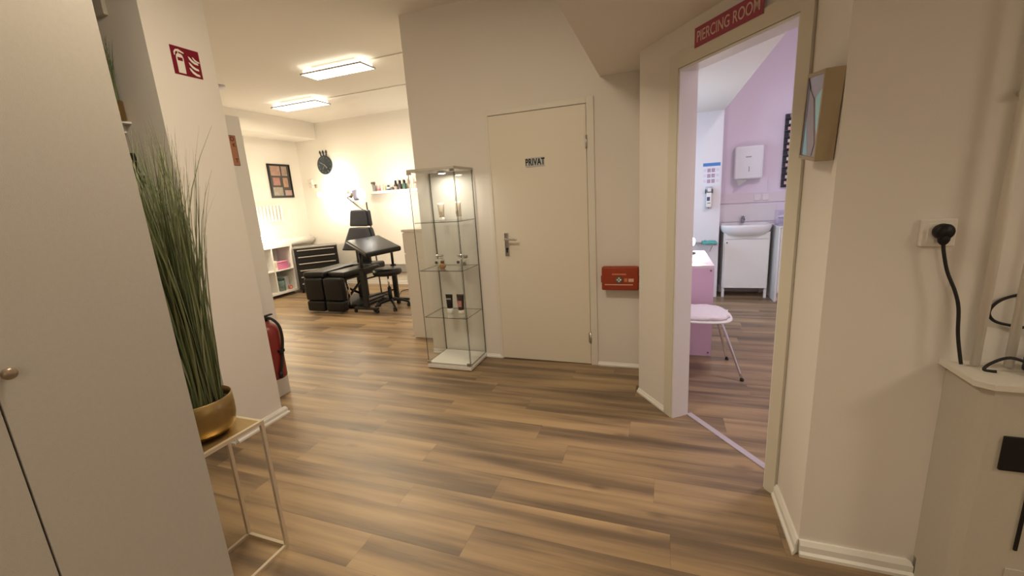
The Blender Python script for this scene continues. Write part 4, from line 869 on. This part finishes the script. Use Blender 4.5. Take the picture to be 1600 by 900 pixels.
# wall rail strip behind the basin with sockets
t = thing('wall_rail', 'pale panel strip on the wall above the basin with socket covers', 'wall panel', (1.3, 5.95, 1.12))
MB().box((.650, 5.935, 1.128), (2.25, 5.9495, 1.246), .003).build('strip', mat('rail_pinkwhite', (.76, .68, .74), .5), t)
for x in (1.09, 1.18): MB().box((x-.035, 5.922, 1.150), (x+.035, 5.935, 1.224), .005).build('socket_cover', mat('outlet_pinkwhite', (.80, .74, .78), .4), t)
MB().box((1.195, 5.940, 1.246), (1.203, 5.9495, 1.42)).build('cable_duct', mat('outlet_pinkwhite', (.80, .74, .78), .4), t)
o = MB().box((.650, 5.940, .90), (1.30, 5.9495, 1.110), .002).build('splash_panel', mat('splash_white', (.80, .76, .80), .25)); tag(o, 'thin white splash panel on the wall right behind the faucet', 'wall panel')
# black display rack
t = thing('jewellery_rack', 'tall black wall rack of small items, cut off by the door casing', 'rack', (1.55, 5.95, 1.27))
MB().box((1.330, 5.925, 1.290), (1.80, 5.949, 2.120), .003).build('back_panel', mat('rack_charcoal', (.05, .045, .06), .6), t)
for k in range(12):
    z = 1.315+k*.068; MB().box((1.330, 5.88, z), (1.80, 5.925, z+.010), .001).build('ledge', mat('rack_charcoal', (.05, .045, .06), .6), t)
for k in range(12):
    z = 1.325+k*.068; MB().box((1.352+.006*(k % 3), 5.882, z+.0005), (1.405+.008*(k % 2), 5.892, z+.036), .001).build('item_card', mat(('card_pink', 'card_white', 'card_grey')[k % 3], ((.70, .45, .45), (.70, .64, .62), (.30, .26, .28))[k % 3], .6), t)
# drawer unit on the right
t = thing('drawer_unit', 'white three-drawer unit right of the wash basin', 'drawer unit', (1.45, 5.65, 0))
b = MB(); b.box((1.232, 5.42, 0), (1.250, 5.90, .855), .001); b.box((1.78, 5.42, 0), (1.80, 5.90, .855), .001); b.box((1.250, 5.44, .10), (1.78, 5.90, .855)); b.build('body', white_m, t)
MB().box((1.228, 5.415, .855), (1.805, 5.90, .872), .001).build('top_board', white_m, t)
for z0_, z1_ in ((.108, .412), (.418, .712), (.718, .850)): MB().box((1.253, 5.415, z0_), (1.777, 5.438, z1_), .002).build('drawer', white_m, t)
MB().box((1.25, 5.47, 0), (1.78, 5.49, .10)).build('plinth', white_m, t)
t = thing('acrylic_organizer', 'clear acrylic organizer with cotton on the drawer unit', 'organizer', (1.30, 5.60, .872))
b = MB()
for a, c_ in (((1.236, 5.50, .8725), (1.240, 5.70, 1.04)), ((1.330, 5.50, .8725), (1.334, 5.70, 1.04)), ((1.240, 5.50, .8725), (1.330, 5.504, 1.04)), ((1.240, 5.696, .8725), (1.330, 5.70, 1.04)), ((1.240, 5.504, .8725), (1.330, 5.696, .8765)), ((1.240, 5.504, .955), (1.330, 5.696, .958))): b.box(a, c_)
b.build('acrylic_box', acryl_m, t)
b = MB()
for k in range(9): b.sphere((1.262+.022*(k % 3), 5.54+.045*(k//3), .9725+.0), .014, n=10)
o = b.build('cotton_balls', mat('cotton', (.80, .78, .80), .9), t); o['kind'] = 'stuff'
t = thing('black_dispenser_device', 'small black device standing on the drawer unit at the casing edge', 'device', (1.40, 5.60, .872))
MB().box((1.348, 5.52, .8725), (1.52, 5.66, .905), .006).build('base', mat('device_grey', (.30, .28, .33), .4), t)
MB().box((1.352, 5.53, .905), (1.50, 5.65, 1.080), .012, 3).build('housing', black_m, t)
MB().box((1.345, 5.525, 1.080), (1.51, 5.655, 1.105), .008).build('lid', mat('device_grey', (.30, .28, .33), .4), t)
# hand hygiene poster and dispenser bottle on the pier
py = 5.599
t = thing('hygiene_poster', 'small white instruction poster with blue header and picture grid', 'poster', (.53, py, 1.37))
MB().box((.443, py-.002, 1.372), (.628, py, 1.625)).build('poster_sheet', mat('poster_white', (.78, .80, .86), .5), t)
MB().box((.443, py-.003, 1.588), (.628, py-.002, 1.625)).build('header_bar', mat('poster_blue', (.07, .22, .55), .5), t)
for r_ in range(3):
    for c_ in range(2):
        MB().box((.490+c_*.046, py-.003, 1.395+r_*.062), (.527+c_*.046, py-.002, 1.438+r_*.062)).build('picture_cell', mat('poster_mauve', (.45, .32, .42), .6, var=.5, vscale=60), t)
b = MB()
for r_ in range(3):
    for k in range(2): b.box((.452, py-.0028, 1.408+r_*.062+k*.016), (.480, py-.002, 1.413+r_*.062+k*.016)); b.box((.585, py-.0028, 1.408+r_*.062+k*.016), (.617, py-.002, 1.413+r_*.062+k*.016))
b.build('text_lines', mat('poster_rose', (.62, .45, .58), .6), t)
t = thing('sanitizer_dispenser', 'white wall-mounted sanitizer bottle dispenser below the poster', 'dispenser', (.51, py, 1.09))
b = MB(); b.box((.478, py-.02, 1.095), (.550, py, 1.355), .004); b.build('wall_plate', mat('plate_grey_blue', (.50, .55, .64), .4), t)
b = MB(); b.box((.484, py-.075, 1.115), (.544, py-.02, 1.285), .012, 3, smooth=True); b.build('bottle', mat('bottle_white', (.82, .80, .76), .35), t)
b = MB(); b.box((.490, py-.0765, 1.19), (.522, py-.075, 1.235)); b.box((.494, py-.0765, 1.16), (.530, py-.075, 1.168)); b.build('printed_label', bl, t)
b = MB(); b.box((.496, py-.09, 1.295), (.532, py-.02, 1.335), .006); b.build('pump_head', mat('bottle_white', (.82, .80, .76), .35), t)
b = MB(); b.box((.474, py-.05, 1.275), (.480, py-.01, 1.325), .001); b.box((.548, py-.05, 1.275), (.554, py-.01, 1.325), .001); b.build('side_clip', black_m, t)
MB().cyl((.514, py-.021, 1.106), (.514, py-.026, 1.106), .010, n=14).build('lock', mat('lock_olive', (.30, .28, .20), .5), t)
# wire shelf with teal cloth
t = thing('wire_shelf', 'small wire shelf on the wall behind the pink desk', 'shelf', (.40, 5.5, .66))
b = MB()
for y in (5.30, 5.40, 5.50, 5.585): b.tube([(.0, y, .690), (.60, y, .690)], .004, n=6, smooth_path=False)
for x in (.02, .2, .4, .58): b.tube([(x, 5.30, .683), (x, 5.598, .683)], .004, n=6, smooth_path=False)
for x in (.05, .55): b.tube([(x, 5.32, .683), (x, 5.598, .58)], .005, n=6, smooth_path=False)
b.build('wire_grid', mat('grey_wire', (.45, .45, .45), .4, .6), t)
t = thing('teal_cloth', 'folded teal cloth lying on the wire shelf', 'cloth', (.53, 5.42, .694))
b = MB(); tb = bmesh.new(); bmesh.ops.create_grid(tb, x_segments=14, y_segments=14, size=.5)
for v in tb.verts:
    nn = noise.noise(v.co*6); v.co = Vector((.525+v.co.x*.15, 5.43+v.co.y*.22, .700+.012*nn))
g_ = bmesh.ops.extrude_face_region(tb, geom=tb.faces[:]); bmesh.ops.translate(tb, vec=(0, 0, .018), verts=[v for v in g_['geom'] if isinstance(v, bmesh.types.BMVert)])
b.merge(tb, 0, True); b.build('folded_fabric', teal_m, t)
# window on the hidden left wall of the piercing room and its ceiling light
wn = sstruct('window_1')
b = MB(); b.box((-.90, 4.0, 1.0), (-.86, 5.2, 1.05)); b.box((-.90, 4.0, 2.0), (-.86, 5.2, 2.05)); b.box((-.90, 4.0, 1.05), (-.86, 4.05, 2.0)); b.box((-.90, 5.15, 1.05), (-.86, 5.2, 2.0)); b.box((-.90, 4.58, 1.05), (-.86, 4.62, 2.0)); b.build('window_frame', white_m, wn)
MB().box((-.895, 4.05, 1.05), (-.885, 5.15, 2.0)).build('window_pane', mat('daylight_pane', (.5, .6, .8), .3, emit=(.55, .75, 1), strength=1.5), wn)
area('daylight', (-.83, 4.6, 1.53), 1.0, P_WINDOW, (.62, .80, 1), wn, direction=(1, .15, 0), size_y=.9)
ceiling_panel(1.25, 1.85, 2.7, 3.2, 3.4, 'ceiling lamp inside the piercing room, out of view above the door', P_PIERCE, (1, .87, .93), 4)

# repeats share a group
for o in COL.objects:
    k = o.name.split('.')[0]
    if o.parent is None and 'category' in o:
        g_ = {'cosmetic_tube': 'cosmetic tubes in the glass cabinet', 'glass_jar': 'glass jars in the glass cabinet', 'bottle': 'bottles on the narrow wall shelf', 'spray_bottle': 'bottles on the narrow wall shelf', 'heating_pipe': 'white heating pipes above the pipe cover', 'ceiling_lamp': 'rectangular ceiling lamps', 'cable_duct': 'cable ducts on the ceiling'}.get(k)
        if g_: o['group'] = g_
